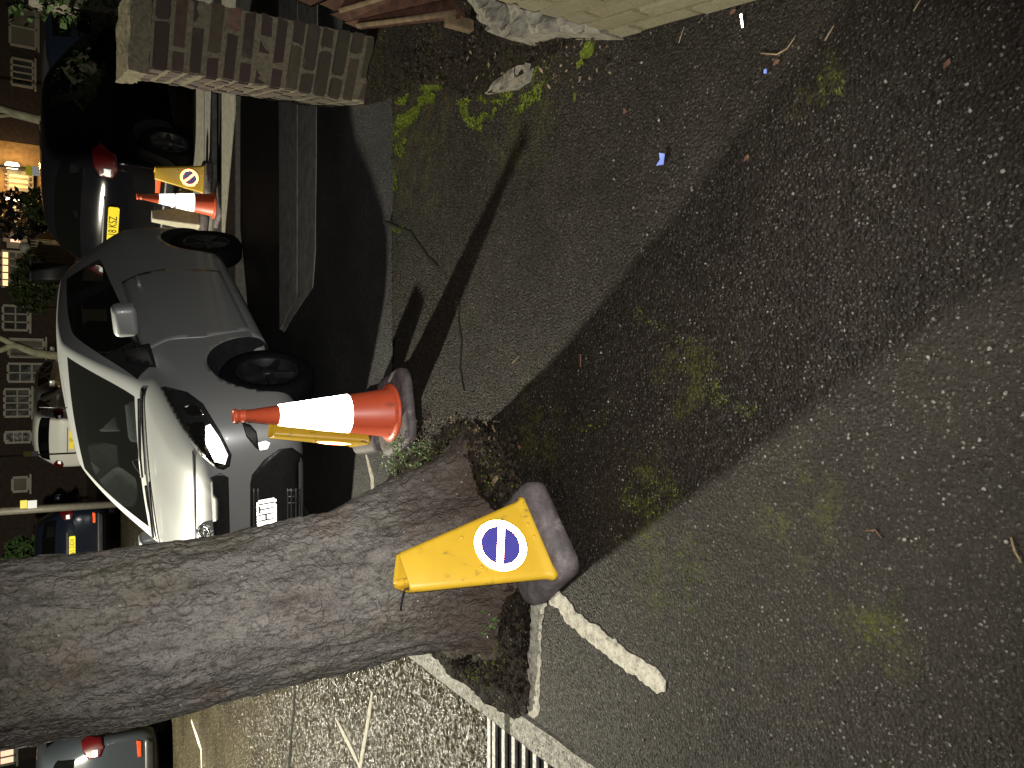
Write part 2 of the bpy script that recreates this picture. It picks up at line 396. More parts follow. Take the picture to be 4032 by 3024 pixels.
M['rail'] = plain('weathered rail timber', (.085, .06, .035), .85, 0, .4, 22, .5)
M['rubble'] = plain('old rubble concrete', (.13, .12, .095), .95, 0, .5, 35, 1.0)
def linepaint():
    m, t, p, o = nt('thick worn white road paint'); n = N(t)
    c = n.ramp(n.noise(38, 7, .7), [(.33, (.13, .12, .095)), (.47, (.33, .31, .245)), (.7, (.47, .45, .37))])
    c = n.mix(n.ramp(n.noise(110, 4, .7), [(.57, 0), (.65, .85)]), c, (.06, .05, .038))
    t.links.new(c, p.inputs['Base Color']); p.inputs['Roughness'].default_value = .7; n.bump(n.noise(70, 6, .7), .8, .006, p); return m
M['paintline'] = linepaint()
M['tar'] = plain('tar joint', (.007, .008, .005), .9, 0, .4, 40, .3)
M['iron'] = plain('worn cast iron', (.085, .082, .078), .5, .15, .4, 30, .3)
M['hole'] = plain('black drain void', (.002, .002, .002), .9, 0, .1)
M['housebrick'] = plain('house brick', (.026, .019, .016), .9, 0, .35, 9, .3)
M['housewarm'] = plain('buff render', (.20, .13, .06), .9, 0, .3, 7)
M['frame'] = plain('white window frame', (.19, .18, .15), .6, 0, .15, 5)
M['pane'] = plain('dark window pane', (.03, .03, .028), .08, 0, .6, 2.5)
M['blind'] = plain('drawn blind', (.10, .09, .07), .8, 0, .2, 3)
M['litpane'] = emit('lit window pane', (1, .62, .28), 1.5)
M['litpink'] = emit('lit pink window pane', (1, .62, .42), 1.1)
M['litwarm'] = emit('warm room light', (1, .62, .22), .9)
M['bulb'] = emit('porch bulb', (1, .8, .5), 7)
M['roof'] = plain('slate roof', (.03, .03, .035), .7, 0, .3, 6)
M['post'] = plain('galvanised post', (.13, .12, .10), .6, .2, .2, 12)
M['signy'] = retro('yellow parking sign', (.9, .8, .05), .05, .5)
M['signw'] = retro('white parking sign', (.85, .9, .95), .04, .5)
M['bluescrap'] = plain('blue plastic', (.16, .22, .60), .4, 0, .1)
M['straw'] = plain('dry twig', (.14, .105, .062), .8, 0, .4, 60)
M['deadleaf'] = plain('dead leaf', (.085, .045, .028), .8, 0, .4, 60)
M['pebble'] = plain('pale grit', (.13, .12, .105), .8, 0, .5, 70)
M['bin'] = plain('black wheelie bin plastic', (.01, .011, .012), .5, 0, .2)

# ------------------------------------------------------------------ ground
def grid(name, xs, ys, zf, mat, kind='structure'):
    bm = B(); V = [[bm.verts.new((x, y, zf(x, y))) for x in xs] for y in ys]
    for j in range(len(ys)-1):
        for i in range(len(xs)-1): bm.faces.new((V[j][i], V[j][i+1], V[j+1][i+1], V[j+1][i]))
    return tag(obj(name, bm, mat, smooth=True), kind=kind)
def lin(a, b, n): return [a+(b-a)*i/n for i in range(n+1)]
def nz(x, y, s, z=0): return noise.noise(Vector((x*s, y*s, z)))
KX0, KX1 = -1.27, -1.145                                     # kerb line beside the road
def road_z(x, y): return -.15+max(0, y-9)*.028
grid('road', sorted(set(lin(-60, -14, 8)+lin(-14, 14, 28)+lin(14, 60, 8))), lin(-6, 9, 15)+lin(12, 30, 6)+[60, 120], road_z, M['road'])
def pave_z(x, y):
    return .006*nz(x, y, 2.2)+.003*nz(x, y, 7)+.010*max(0, nz(x, y, .9, 4))-.0004
def edge_y(x): return 3.45+.035*nz(x, 0, 1.3, 2)+.012*nz(x, 0, 9, 3)
def pavement():
    bm = B(); xs = lin(KX1, 3.2, 110); rows = 120
    V = []
    for j in range(rows+1):
        r = []
        for x in xs:
            y0, y1 = -.6, edge_y(x); y = y0+(y1-y0)*j/rows
            r.append(bm.verts.new((x, y, pave_z(x, y))))
        V.append(r)
    V.append([bm.verts.new((v.co.x, v.co.y+.012, -.06)) for v in V[-1]])
    for j in range(rows+1):
        for i in range(len(xs)-1): bm.faces.new((V[j][i], V[j][i+1], V[j+1][i+1], V[j+1][i])).smooth = True
    return tag(obj('pavement', bm, M['pave']), kind='structure')
pavement()
CX, CY, CZ, CH, CP, CR = -.002, 6.139, -.10, -2.066, .015, .125      # silver car: place, heading, pitch, roll
lx, ly = -math.sin(CH), math.cos(CH)                                  # its left
def lane_z(x, y):
    if x < -1.1405: return -.25
    d = (x-CX)*lx+(y-CY)*ly
    return max(-.19, min(-.028, -.105+.10*d))+.004*nz(x, y, 3)
grid('lane', [-1.141]+lin(-1.14, 3, 46)+lin(3.4, 14, 20), lin(3.40, 7.1, 40), lane_z, M['lane'])
tag(obj('lane_edge_slab', (lambda b: (prism(b, [(.38, 5.62), (.62, 4.86), (.86, 4.80), (3.0, 4.74), (3.0, 5.20), (.62, 5.21)], -.2, -.0225), b)[1])(B()), M['conc']), kind='structure')
tag(obj('lane_edge_slab', (lambda b: (prism(b, [(.60, 5.225), (3.0, 5.215), (3.0, 5.72), (.40, 5.69)], -.2, -.0215), b)[1])(B()), M['conc']), kind='structure')
b = B(); bbox(b, (-.4, 7.12, -.3), (9, 7.78, .012), .02); tag(obj('far_kerb', b, M['conc2']), kind='structure')
b = B(); box(b, (-.4, 7.78, -.3), (9, 8.26, -.03)); tag(obj('far_gutter', b, M['lane']), kind='structure')
b = B(); bbox(b, (-.4, 8.26, -.3), (9, 8.70, .02), .02); tag(obj('far_pavement', b, M['conc']), kind='structure')
b = B(); bbox(b, (-.4, 8.70, -.3), (9, 9.42, .03), .02); tag(obj('far_pavement', b, M['conc2']), kind='structure')
# kerb stones with their joints
def kerb(y0, y1):
    bm = B(); n = max(4, int((y1-y0)/.05))
    prof = [(KX0, -.3), (KX0, -.015), (KX0+.018, .004), (KX1-.008, .008), (KX1, -.02), (KX1, -.3)]
    rows = [[bm.verts.new((x+.004*nz(y, i, 6), y, z+.005*nz(y, i, 9))) for i, (x, z) in enumerate(prof)] for y in lin(y0, y1, n)]
    for a, c in zip(rows, rows[1:]):
        for i in range(len(prof)-1): bm.faces.new((a[i], a[i+1], c[i+1], c[i]))
    bm.faces.new(rows[0]); bm.faces.new(rows[-1][::-1])
    return tag(obj('kerb', bm, M['kerb']), kind='structure')
kerb(-.5, 1.62); kerb(1.635, 2.335); kerb(2.375, 3.46)
# gully grate in the channel
gx = KX0-.012
t = empty('drain_grate', 'worn slotted iron drain grate in the road against the granite kerb', 'drain', (gx-.225, 2.42, -.15))
b = B(); L, Wd = .33, .21
for lo, hi in (((-Wd, -L, 0), (-Wd+.03, L, .018)), ((Wd-.03, -L, 0), (Wd, L, .018)), ((-Wd+.03, -L, 0), (Wd-.03, -L+.03, .018)), ((-Wd+.03, L-.03, 0), (Wd-.03, L, .018))): bbox(b, lo, hi, .003)
obj('frame', b, M['iron'], t)
b = B()
for k in range(8):
    y = -L+.055+k*.077; bbox(b, (-Wd+.032, y-.0, .0), (Wd-.032, y+.03, .016), .004)
obj('grate', b, M['iron'], t)
b = B(); box(b, (-Wd+.03, -L+.03, .001), (Wd-.03, L-.03, .004)); obj('gully', b, M['hole'], t)
# tarred joint across the concrete road
def strip(name, pts, w, z, mat, jag=.3, th=.006, step=.03, kind='structure', zf=None):
    """a painted or tarred line of real thickness with a ragged edge"""
    bm = B(); P = [Vector(p) for p in pts]; C = []
    for a, c in zip(P, P[1:]):
        k = max(1, int((c-a).length/step)); C += [a+(c-a)*i/k for i in range(k)]
    C.append(P[-1]); rows = []
    for i, p in enumerate(C):
        t = C[min(i+1, len(C)-1)]-C[max(i-1, 0)]; t.normalize(); s = Vector((-t.y, t.x, 0))
        wl = w*.5*(1+jag*(nz(p.x, p.y, 22, 1)+.7*nz(p.x, p.y, 55, 1))); wr = w*.5*(1+jag*(nz(p.x, p.y, 22, 5)+.7*nz(p.x, p.y, 55, 5)))
        zz = zf(p.x, p.y) if zf else z
        en = min(1, .45+.55*min(i, len(C)-1-i)/4.0); wl *= en; wr *= en
        l, r = p+s*wl, p-s*wr
        row = [(l, -.02), (l, th*.5), (l*.86+r*.14, th*(1+.4*nz(p.x, p.y, 40))), (l*.5+r*.5, th*(1.1+.5*nz(p.x, p.y, 30, 7))), (l*.14+r*.86, th*(1+.4*nz(p.x, p.y, 40, 8))), (r, th*.5), (r, -.02)]
        rows.append([bm.verts.new((q.x, q.y, zz+h)) for q, h in row])
    for a, c in zip(rows, rows[1:]):
        for i in range(6): bm.faces.new((a[i], a[i+1], c[i+1], c[i]))
    bm.faces.new(rows[0]); bm.faces.new(rows[-1][::-1])
    return tag(obj(name, bm, mat), kind=kind)
RZ = -.15
def rg(px, py): return G(px, py, RZ)
strip('road_joint', [rg(1172, 2600), rg(1160, 2760), rg(1138, 3024), rg(1120, 3300)], .05, RZ, M['tar'], .3, .004)
V0 = rg(1422, 3005)
strip('bay_marking', [rg(1468, 2722), rg(1452, 2830), V0, rg(1405, 3200)], .045, RZ, M['paintline'], .15, .005)
strip('bay_marking', [rg(1322, 2825), rg(1362, 2905), V0-Vector((.03, .0, 0))], .045, RZ, M['paintline'], .15, .005)
strip('bay_marking', [G(718, 2845, 0.0), G(748, 2960, 0.0), G(750, 3060, 0)], .10, 0, M['paintline'], .1, .005, .1, zf=road_z)
strip('bay_marking', [G(1444, 1790, -.03), G(1462, 1880, -.03), G(1452, 2050, -.03)], .05, 0, M['paintline'], .2, .005, zf=lane_z)
pz = lambda x, y: pave_z(x, y)
strip('pavement_marking', [G(2140, 2288), G(2118, 2400), G(2105, 2600), G(2096, 2822)], .076, 0, M['paintline'], .36, .006, .006, zf=pz)
strip('pavement_marking', [G(2144, 2300), G(2260, 2435), G(2420, 2565), G(2570, 2668), G(2622, 2706)], .060, 0, M['paintline'], .36, .006, .006, zf=pz)
strip('pavement_crack', [G(1512, 872), G(1560, 892), G(1620, 915), G(1655, 968), G(1690, 1020), G(1722, 1050)], .016, 0, M['tar'], .7, .003, .008, zf=pz)
strip('pavement_crack', [G(1812, 1170), G(1806, 1260), G(1818, 1340), G(1812, 1450), G(1830, 1540)], .010, 0, M['tar'], .9, .003, .008, zf=pz)
strip('pavement_crack', [G(2440, 1290), G(2420, 1400), G(2330, 1560), G(2300, 1640)], .006, 0, M['tar'], .9, .002, .008, zf=pz)
# damp soil of the tree pit
def blob_sheet(name, poly, zf, mat, res=.02, kind='structure'):
    V, T = fill2d(poly, res); bm = B(); vs = [bm.verts.new((v.x, v.y, zf(v.x, v.y))) for v in V]
    for t in T: bm.faces.new([vs[i] for i in t]).smooth = True
    return tag(obj(name, bm, mat), kind=kind)
TX, TY = -.68, 2.66
soilpx = [(1990, 1880), (1840, 1700), (1720, 1770), (1600, 1800), (1540, 1860), (1500, 1980), (1540, 2250), (1700, 2560), (1800, 2640), (1930, 2760), (2040, 2830), (2090, 2800), (2105, 2700), (2090, 2500), (2110, 2330), (2150, 2200), (2080, 2000)]
soilpoly = [(g.x, g.y) for g in (G(*p) for p in soilpx)]
def soil_z(x, y):
    d = math.hypot(x-TX, y-TY)
    return .012+.085*max(0, 1-(d-.33)/.33)*(.65+.6*nz(x, y, 6))+.012*nz(x, y, 22)+.006*nz(x, y, 60)+pave_z(x, y)-.004
sm = blob_sheet('tree_pit_soil', soilpoly, soil_z, M['soil'], .013)
wedge = [G(*p) for p in [(1440, 200), (1440, 420), (1530, 400), (1640, 330), (1760, 340), (1830, 370), (1960, 370), (2140, 250), (2300, 160), (2450, 150), (2450, 60), (2200, -100), (1800, -200), (1500, 0)]]
blob_sheet('verge_soil', [(g.x, g.y) for g in wedge], lambda x, y: .014+.012*nz(x, y, 9)+.01*nz(x, y, 25)+.02*max(0, x-1.2), M['soil'], .022)

# ------------------------------------------------------------------ street tree
def trunk_mesh():
    bm = B(); nu, nv = 300, 330; ZT = 3.4
    zs = [-.06, .0, .10, .22, .37, .56, .82, 1.04, 1.3, 1.6, 2.4, ZT]
    rs = [.50, .43, .355, .322, .302, .281, .266, .260, .256, .252, .24, .22]
    cx = [-.68, -.675, -.672, -.676, -.70, -.735, -.75, -.775, -.784, -.785, -.79, -.80]
    def ip(z, t):
        for a in range(len(zs)-1):
            if z <= zs[a+1]: k = (z-zs[a])/(zs[a+1]-zs[a]); return t[a]+(t[a+1]-t[a])*k
        return t[-1]
    rows = []
    for j in range(nv+1):
        z = -.06+(ZT+.06)*(j/nv)**1.5; r0 = ip(z, rs); c = ip(z, cx); row = []
        fl = max(0, 1-z/.55)
        for i in range(nu):
            a = 2*math.pi*i/nu; tw = a+.25*z
            d = Vector((math.cos(a), math.sin(a), 0))
            r = r0*(1+.030*math.sin(3*tw+.6)+.026*math.sin(5*tw+2.1)+fl*(.085*math.sin(5*a+.8)+.055*math.sin(8*a+1.9)))
            p = Vector((math.cos(tw)*r0, math.sin(tw)*r0, z*.30))
            f = noise.noise(p*13)*.011+abs(noise.noise(p*26))*.012+noise.noise(Vector((p.x, p.y, p.z*2.2))*55)*.0055
            f += noise.noise(Vector((d.x*.9, d.y*.9, z*.9)))*.022
            q = d*(r+f+(max(0, 1-z/.3)**2)*(.05*math.sin(4*a+2.6)+.03*noise.noise(Vector((d.x*2.2, d.y*2.2, 5))))); row.append(bm.verts.new((c+q.x, 2.655+q.y*.98, z)))
        rows.append(row)
    for a, b_ in zip(rows, rows[1:]):
        for i in range(nu): bm.faces.new((a[i], a[(i+1) % nu], b_[(i+1) % nu], b_[i])).smooth = True
    bm.faces.new(rows[-1])
    return bm
tree = empty('street_tree', 'thick grey barked street tree trunk at the kerb behind the near yellow cone', 'tree', (0, 0, 0))
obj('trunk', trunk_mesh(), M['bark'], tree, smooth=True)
def P3(px, py, z): return G(px, py, z)
b = B(); tube(b, [P3(1740, 1850, .02), P3(1796, 1891, .075), P3(1837, 1931, .085), P3(1869, 1952, .075), P3(1902, 1966, .05)], [.007, .011, .012, .012, .009], 9, wob=.15); obj('root', b, M['bark'], tree)
b = B(); tube(b, [P3(1875, 1850, .03), P3(1895, 1880, .05), P3(1925, 1900, .045)], [.004, .005, .003], 7, wob=.2); obj('root', b, M['bark'], tree)
b = B()
for k in range(7):
    o_ = random.uniform(-.02, .02)
    tube(b, [P3(1934+random.uniform(-12, 12), 1931+random.uniform(-6, 6), .03), P3(1940+random.uniform(-8, 8), 1905, .055), P3(1956+random.uniform(-8, 8), 1880+random.uniform(-8, 8), .07)], [.003, .003, .0012], 5)
obj('root', b, M['straw'], tree)

# ------------------------------------------------------------------ moss, weeds, litter
def tuft(bm, p, r, n=7):
    for k in range(n):
        a = random.uniform(0, 6.283); l = r*random.uniform(.5, 1.1); e = random.uniform(.2, 1.2)
        d = Vector((math.cos(a)*math.cos(e), math.sin(a)*math.cos(e), math.sin(e)))*l; s = Vector((-math.sin(a), math.cos(a), 0))*l*.45
        q = p+Vector((random.uniform(-1, 1), random.uniform(-1, 1), 0))*r*.5
        bm.faces.new([bm.verts.new(c) for c in (q-s*.4, q+d*.5-s, q+d, q+d*.5+s, q+s*.4)])
def moss(pxpolys, name='moss', thick=1.0, zf=None):
    bm = B()
    for poly, n, r in pxpolys:
        xs = [p[0] for p in poly]; ys = [p[1] for p in poly]; c = 0; tries = 0
        while c < n and tries < n*12:
            tries += 1; x, y = random.uniform(min(xs), max(xs)), random.uniform(min(ys), max(ys))
            ins = False; j = len(poly)-1
            for i in range(len(poly)):
                if (ys[i] > y) != (ys[j] > y) and x < (xs[j]-xs[i])*(y-ys[i])/(ys[j]-ys[i])+xs[i]: ins = not ins
                j = i
            if not ins or noise.noise(Vector((x*.02, y*.02, 3))) < -.05: continue
            g = G(x, y); z = (zf or pave_z)(g.x, g.y); tuft(bm, Vector((g.x, g.y, z-.002)), r*random.uniform(.6, 1.4)*thick, 6); c += 1
    return tag(obj(name, bm, M['moss']), kind='stuff')
moss([([(1560, 400), (1690, 330), (1745, 335), (1720, 420), (1660, 480), (1570, 500)], 1800, 0.0088),
      ([(1550, 470), (1640, 470), (1600, 560), (1560, 760), (1548, 760)], 660, 0.0068),
      ([(1800, 400), (1900, 380), (1960, 430), (1920, 520), (1840, 500)], 520, 0.0068),
      ([(1930, 400), (2110, 240), (2150, 290), (2120, 420), (2040, 440)], 600, 0.0068),
      ([(2255, 255), (2300, 170), (2345, 165), (2330, 230), (2280, 262)], 340, 0.0082),
      ([(2262, 345), (2272, 345), (2268, 400), (2258, 400)], 90, 0.0041),
      ([(1545, 900), (1590, 890), (1600, 915), (1550, 915)], 140, 0.0054)], 'moss')
moss([([(2490, 1210), (2530, 1215), (2640, 1300), (2760, 1390), (2740, 1400), (2610, 1320), (2500, 1270)], 240, .0036),
      ([(2790, 1500), (2840, 1500), (2860, 1570), (2990, 1600), (2960, 1650), (2800, 1590)], 330, .0036),
      ([(2480, 1850), (2600, 1830), (2700, 1950), (2600, 2060), (2440, 2000)], 780, .0036),
      ([(2440, 2060), (2700, 2060), (2860, 2260), (2780, 2420), (2560, 2380), (2420, 2200)], 1260, .0036),
      ([(3380, 2400), (3560, 2300), (3520, 2540), (3420, 2560)], 330, .0036),
      ([(2050, 1700), (2100, 1680), (2460, 1600), (2440, 1650), (2140, 1800)], 210, .0036),
      ([(1790, 1180), (1830, 1180), (1840, 1420), (1800, 1420)], 210, .0036),
      ([(3230, 300), (3340, 290), (3330, 380), (3250, 380)], 180, .0036),
      ([(1690, 2520), (1760, 2555), (1870, 2630), (1840, 2640), (1700, 2560)], 450, .0036)], 'moss')
b = B()
for k in range(260):
    a = random.choice((random.uniform(-2.9, -2.0), random.uniform(-1.2, .7), random.uniform(-3.4, .7))); rr = random.uniform(.41, .50)
    if -.68+rr*math.cos(a) < KX1+.02: continue
    tuft(b, Vector((-.68+rr*math.cos(a), 2.655+rr*math.sin(a), max(.012, .07-(rr-.41)*.5))), random.uniform(.004, .009), 6)
tag(obj('moss', b, M['moss']), kind='stuff')
def weed(name, label, pts, group='weeds at the foot of the tree', leafs=.017):
    o = pts[0]; t = empty(name, label, 'weed', (o.x, o.y, o.z), 0, group)
    for p in pts:
        bs, bl = B(), B()
        for k in range(random.randint(4, 6)):
            a = random.uniform(0, 6.283); h = random.uniform(.05, .12); l = random.uniform(.02, .07)
            tip = p-o+Vector((math.cos(a)*l, math.sin(a)*l, h)); mid = (p-o)*.5+tip*.5+Vector((0, 0, .012))
            tube(bs, [p-o, mid, tip], [.0016, .0013, .0008], 5)
            for q in range(9):
                f = random.uniform(.3, 1.05); c = (p-o).lerp(tip, f)+Vector((random.uniform(-1, 1), random.uniform(-1, 1), random.uniform(-.4, .6)))*.014
                b2 = random.uniform(0, 6.283); e = random.uniform(-.2, .9); d = Vector((math.cos(b2)*math.cos(e), math.sin(b2)*math.cos(e), math.sin(e)))
                s = Vector((-math.sin(b2), math.cos(b2), random.uniform(-.4, .4))); L = leafs*random.uniform(.5, 1.15)
                bl.faces.new([bl.verts.new(c+v) for v in (d*0, d*L*.45+s*L*.36, d*L, d*L*.45-s*L*.36)])
        obj('stem', bs, M['stem'], t); obj('foliage', bl, M['leaf'], t)
weed('weed', 'bright green leafy weed growing beside the base of the near orange cone', [G(1600+random.uniform(-25, 30), y, .01) for y in (1740, 1770, 1800, 1830)])
weed('weed', 'green weed sprouting from soil between the orange cone and the trunk', [G(x, y, .02) for x, y in ((1640, 1870), (1665, 1890), (1690, 1850))])
weed('weed', 'leafy weed against the trunk left of the near yellow cone', [G(x, y, .03) for x, y in ((1960, 2390), (1990, 2420), (1940, 2410))])
weed('weed', 'small weed sprig in the dark soil between trunk and white marking', [G(x, y, .02) for x, y in ((1935, 2520), (1925, 2545))], leafs=.013)
weed('weed', 'dim weed clump at the trunk foot above the twisted root', [G(x, y, .08) for x, y in ((1770, 1910), (1800, 1940))], leafs=.013)
weed('weed', 'sparse sprouting weed in the leaf litter right of the twisted root', [G(x, y, .02) for x, y in ((1700, 1790), (1730, 1770), (1690, 1750))], leafs=.012)
def twig(label, pts, r=.0022, mat='straw', cat='twig', name='twig'):
    b = B(); P = [G(*p)+Vector((0, 0, pave_z(*G(*p).xy)+r*1.1)) for p in pts]; o = P[0]
    tube(b, [p-o for p in P], [r*.9]+[r]*(len(P)-2)+[r*.6], 6, wob=.15)
    tag(obj(name, b, M[mat], loc=o), label, cat)
twig('long curved pale twig lying on the asphalt beside the cream wall', [(3005, 212), (3070, 217), (3110, 195), (3140, 152)], .0022)
twig('short straight pale twig near the cream wall', [(3260, 165), (3295, 105)], .0026)
twig('thin pale twig at the far end of the pavement by the wall', [(3605, 48), (3635, 0)], .002)
twig('pale stalk lying in the lit strip between the two shadows', [(2022, 1430), (2050, 1402)], .003)
twig('tan twig lying in the dark trunk shadow', [(2288, 1395), (2288, 1445)], .0028, 'deadleaf')
twig('bent brown twig at the nearest edge of the pavement', [(3985, 2115), (4000, 2170), (4025, 2215)], .0022)
twig('short thin straw at the wall foot', [(2675, 170), (2697, 105)], .0016)
twig('white cigarette butt at the foot of the cream wall', [(2925, 60), (2932, 110)], .0032, 'platew', 'litter', 'cigarette_butt')
twig('small forked twig on the open asphalt', [(3410, 2090), (3450, 2085), (3475, 2120)], .0016, 'deadleaf')
twig('fine stalk in the soil verge', [(1920, 260), (2010, 190)], .0022)
twig('thin stem in the soil verge beside the rubble stone', [(1980, 330), (2020, 240)], .002)
def scrap(name, label, cat, px, py, mat, poly, h=.004):
    b = B(); prism(b, poly, 0, h); g = G(px, py)
    for v in b.verts: v.co.z += .35*abs(v.co.x)
    tag(obj(name, b, M[mat], loc=(g.x, g.y, pave_z(g.x, g.y)+.003)), label, cat)
scrap('plastic_scrap', 'small torn blue plastic scrap on the pavement', 'litter', 2615, 630, 'bluescrap', [(-.016, -.008), (.012, -.012), (.018, .004), (-.002, .006), (-.012, .018)])
scrap('plastic_scrap', 'tiny blue plastic fleck near the curved twig', 'litter', 3028, 286, 'bluescrap', [(-.005, -.003), (.005, -.003), (.004, .003), (-.004, .003)])
for px, py, lb in ((2462, 440, 'crumpled tan dead leaf near the mossy verge'), (3740, 255, 'small reddish dead leaf on the right of the pavement'), (3072, 250, 'pale green dead leaf beside the curved twig'), (2895, 50, 'dead leaf curled at the foot of the cream wall'), (2048, 1758, 'brown dead leaf in the soil by the cone'), (2954, 625, 'thin pale dead leaf in the shadow')):
    a = random.uniform(0, 6.28); scrap('dead_leaf', lb, 'leaf', px, py, 'deadleaf', [(math.cos(a+k)*.010*s, math.sin(a+k)*.010*s) for k, s in ((0, 1), (.9, .5), (2.2, .55), (3.14, .9), (4.1, .5), (5.2, .6))], .003)
b = B()
for k in range(170):
    x, y = random.uniform(1650, 4000), random.uniform(60, 2950); g = G(x, y)
    if g.x < KX1+.02: continue
    r = random.choice((.0015, .002, .002, .003, .003, .0045)); n = B(); bmesh.ops.create_icosphere(n, subdivisions=1, radius=r)
    for v in n.verts: v.co *= random.uniform(.6, 1.15); v.co.z *= .7
    join(b, n, Matrix.Translation((g.x, g.y, pave_z(g.x, g.y)+r*.4)))
tag(obj('grit', b, M['pebble']), kind='stuff')
b = B()
for k in range(900):
    i = random.random()
    if i < .55: x, y = random.uniform(1560, 1990), random.uniform(1640, 1950)
    elif i < .75: x, y = random.uniform(1950, 2090), random.uniform(2350, 2780)
    else: x, y = random.uniform(1480, 2420), random.uniform(80, 360)
    g = G(x, y); z = .012+pave_z(g.x, g.y)+.01*random.random(); a = random.uniform(0, 6.28); L = random.uniform(.004, .014)
    d = Vector((math.cos(a), math.sin(a), random.uniform(-.3, .5)))*L; s = Vector((-math.sin(a), math.cos(a), random.uniform(-.5, .5)))*L*random.choice((.12, .3, .45))
    c = Vector((g.x, g.y, z)); b.faces.new([b.verts.new(c+v) for v in (-d, s, d, -s)])
tag(obj('leaf_litter', b, M['straw']), kind='stuff')
b = B()
for k in range(2600):
    i = random.random()
    if i < .4: x, y = random.uniform(1950, 2100), random.uniform(2300, 2830)
    elif i < .65: x, y = random.uniform(1560, 2050), random.uniform(1700, 1960)
    else: x, y = random.uniform(1450, 2440), random.uniform(60, 400)
    g = G(x, y)
    if i > .65 and y > 400-.28*(x-1450)+20: continue
    if i < .4 and y > 2560+(x-1840)*.87: continue
    r = random.choice((.003, .003, .004, .005, .007, .010)); n = B(); bmesh.ops.create_icosphere(n, subdivisions=1, radius=r)
    for v in n.verts: v.co *= random.uniform(.6, 1.25); v.co.z *= .7
    z = soil_z(g.x, g.y) if i < .65 else .02
    join(b, n, Matrix.Translation((g.x, g.y, z+r*.2)))
for k in range(1500):                                           # earth heaped against the foot of the trunk
    a = random.uniform(-3.5, .9); rr = random.uniform(.40, .53); x, y = -.68+rr*math.cos(a), 2.655+rr*math.sin(a)
    if x < KX1+.02 or (y < 2.215 and x < -.55): continue
    r = random.choice((.004, .005, .006, .008, .011)); n = B(); bmesh.ops.create_icosphere(n, subdivisions=1, radius=r)
    for v in n.verts: v.co *= random.uniform(.55, 1.3); v.co.z *= .8
    join(b, n, Matrix.Translation((x, y, max(.01, .075-(rr-.40)*.42)*random.uniform(.5, 1.1))))
for k in range(520):                                            # silt gathered along the pavement edge and the kerb
    if k % 3: x = random.uniform(-.5, 2.2); y = edge_y(x)+random.uniform(-.02, .05); z = -.022 if y > edge_y(x)+.012 else pave_z(x, y)
    else: y = random.uniform(1.0, 3.4); x = KX0-abs(random.gauss(0, .03))-.006; z = -.148
    r = random.choice((.002, .003, .003, .004, .006)); n = B(); bmesh.ops.create_icosphere(n, subdivisions=1, radius=r)
    for v in n.verts: v.co *= random.uniform(.6, 1.25); v.co.z *= .7
    join(b, n, Matrix.Translation((x, y, z+r*.2)))
tag(obj('soil_crumbs', b, M['clod']), kind='stuff')
def rock(name, label, poly, h, mat):
    V, T = fill2d([(g.x, g.y) for g in (G(*p) for p in poly)], .02); bm = B()
    c = sum(V, Vector((0, 0)))/len(V)
    vs = [bm.verts.new((v.x, v.y, h*(.55+.45*nz(v.x, v.y, 14))+.012*nz(v.x, v.y, 40))) for v in V]
    for t in T: bm.faces.new([vs[i] for i in t])
    e = [x for x in bm.edges if x.is_boundary]; r = bmesh.ops.extrude_edge_only(bm, edges=e)
    for v in r['geom']:
        if isinstance(v, bmesh.types.BMVert): v.co.z = -.03; v.co.xy = c+(v.co.xy-c)*1.06
    tag(obj(name, bm, M[mat]), label, 'stone')
rock('rubble_stone', 'flat grey rubble stone set in soil beside the mossy pavement edge', [(1925, 372), (1985, 300), (2060, 262), (2100, 255), (2085, 320), (2040, 352)], .035, 'rubble')
b = B()
b.free()
# ------------------------------------------------------------------ no-waiting cones and traffic cones
def rtri(w, y0, yb, r, n=5):
    """rounded triangle: front corners at (+-w, y0), back corner at (0, yb)"""
    P = [Vector((-w, y0)), Vector((w, y0)), Vector((0, yb))]; out = []
    for i in range(3):
        p, a, c = P[i], (P[i-1]-P[i]).normalized(), (P[(i+1) % 3]-P[i]).normalized()
        h = math.acos(max(-1, min(1, a.dot(c))))/2; d = r/math.tan(h)
        s, e, o = p+a*d, p+c*d, p+(a+c).normalized()*(r/math.sin(h))
        a0 = math.atan2(*(s-o).yx); a1 = math.atan2(*(e-o).yx)
        while a1 < a0: a1 += 2*math.pi
        out += [(o.x+r*math.cos(a0+(a1-a0)*k/n), o.y+r*math.sin(a0+(a1-a0)*k/n)) for k in range(n+1)]
    return out
def rrect(hx, hy, r, n=6):
    out = []
    for cx, cy, a0 in ((hx-r, hy-r, 0), (-hx+r, hy-r, 90), (-hx+r, -hy+r, 180), (hx-r, -hy+r, 270)):
        out += [(cx+r*math.cos(R(a0+90*k/n)), cy+r*math.sin(R(a0+90*k/n))) for k in range(n+1)]
    return out
def loft(bm, rings, caps=(True, True), smooth=True):
    rows = [[bm.verts.new(p) for p in r] for r in rings]; k = len(rows[0])
    for a, c in zip(rows, rows[1:]):
        for i in range(k): bm.faces.new((a[i], a[(i+1) % k], c[(i+1) % k], c[i])).smooth = smooth
    if caps[0]: bm.faces.new(rows[0][::-1])
    if caps[1]: bm.faces.new(rows[-1])
NT, NH, NS = .077, .455, .0555
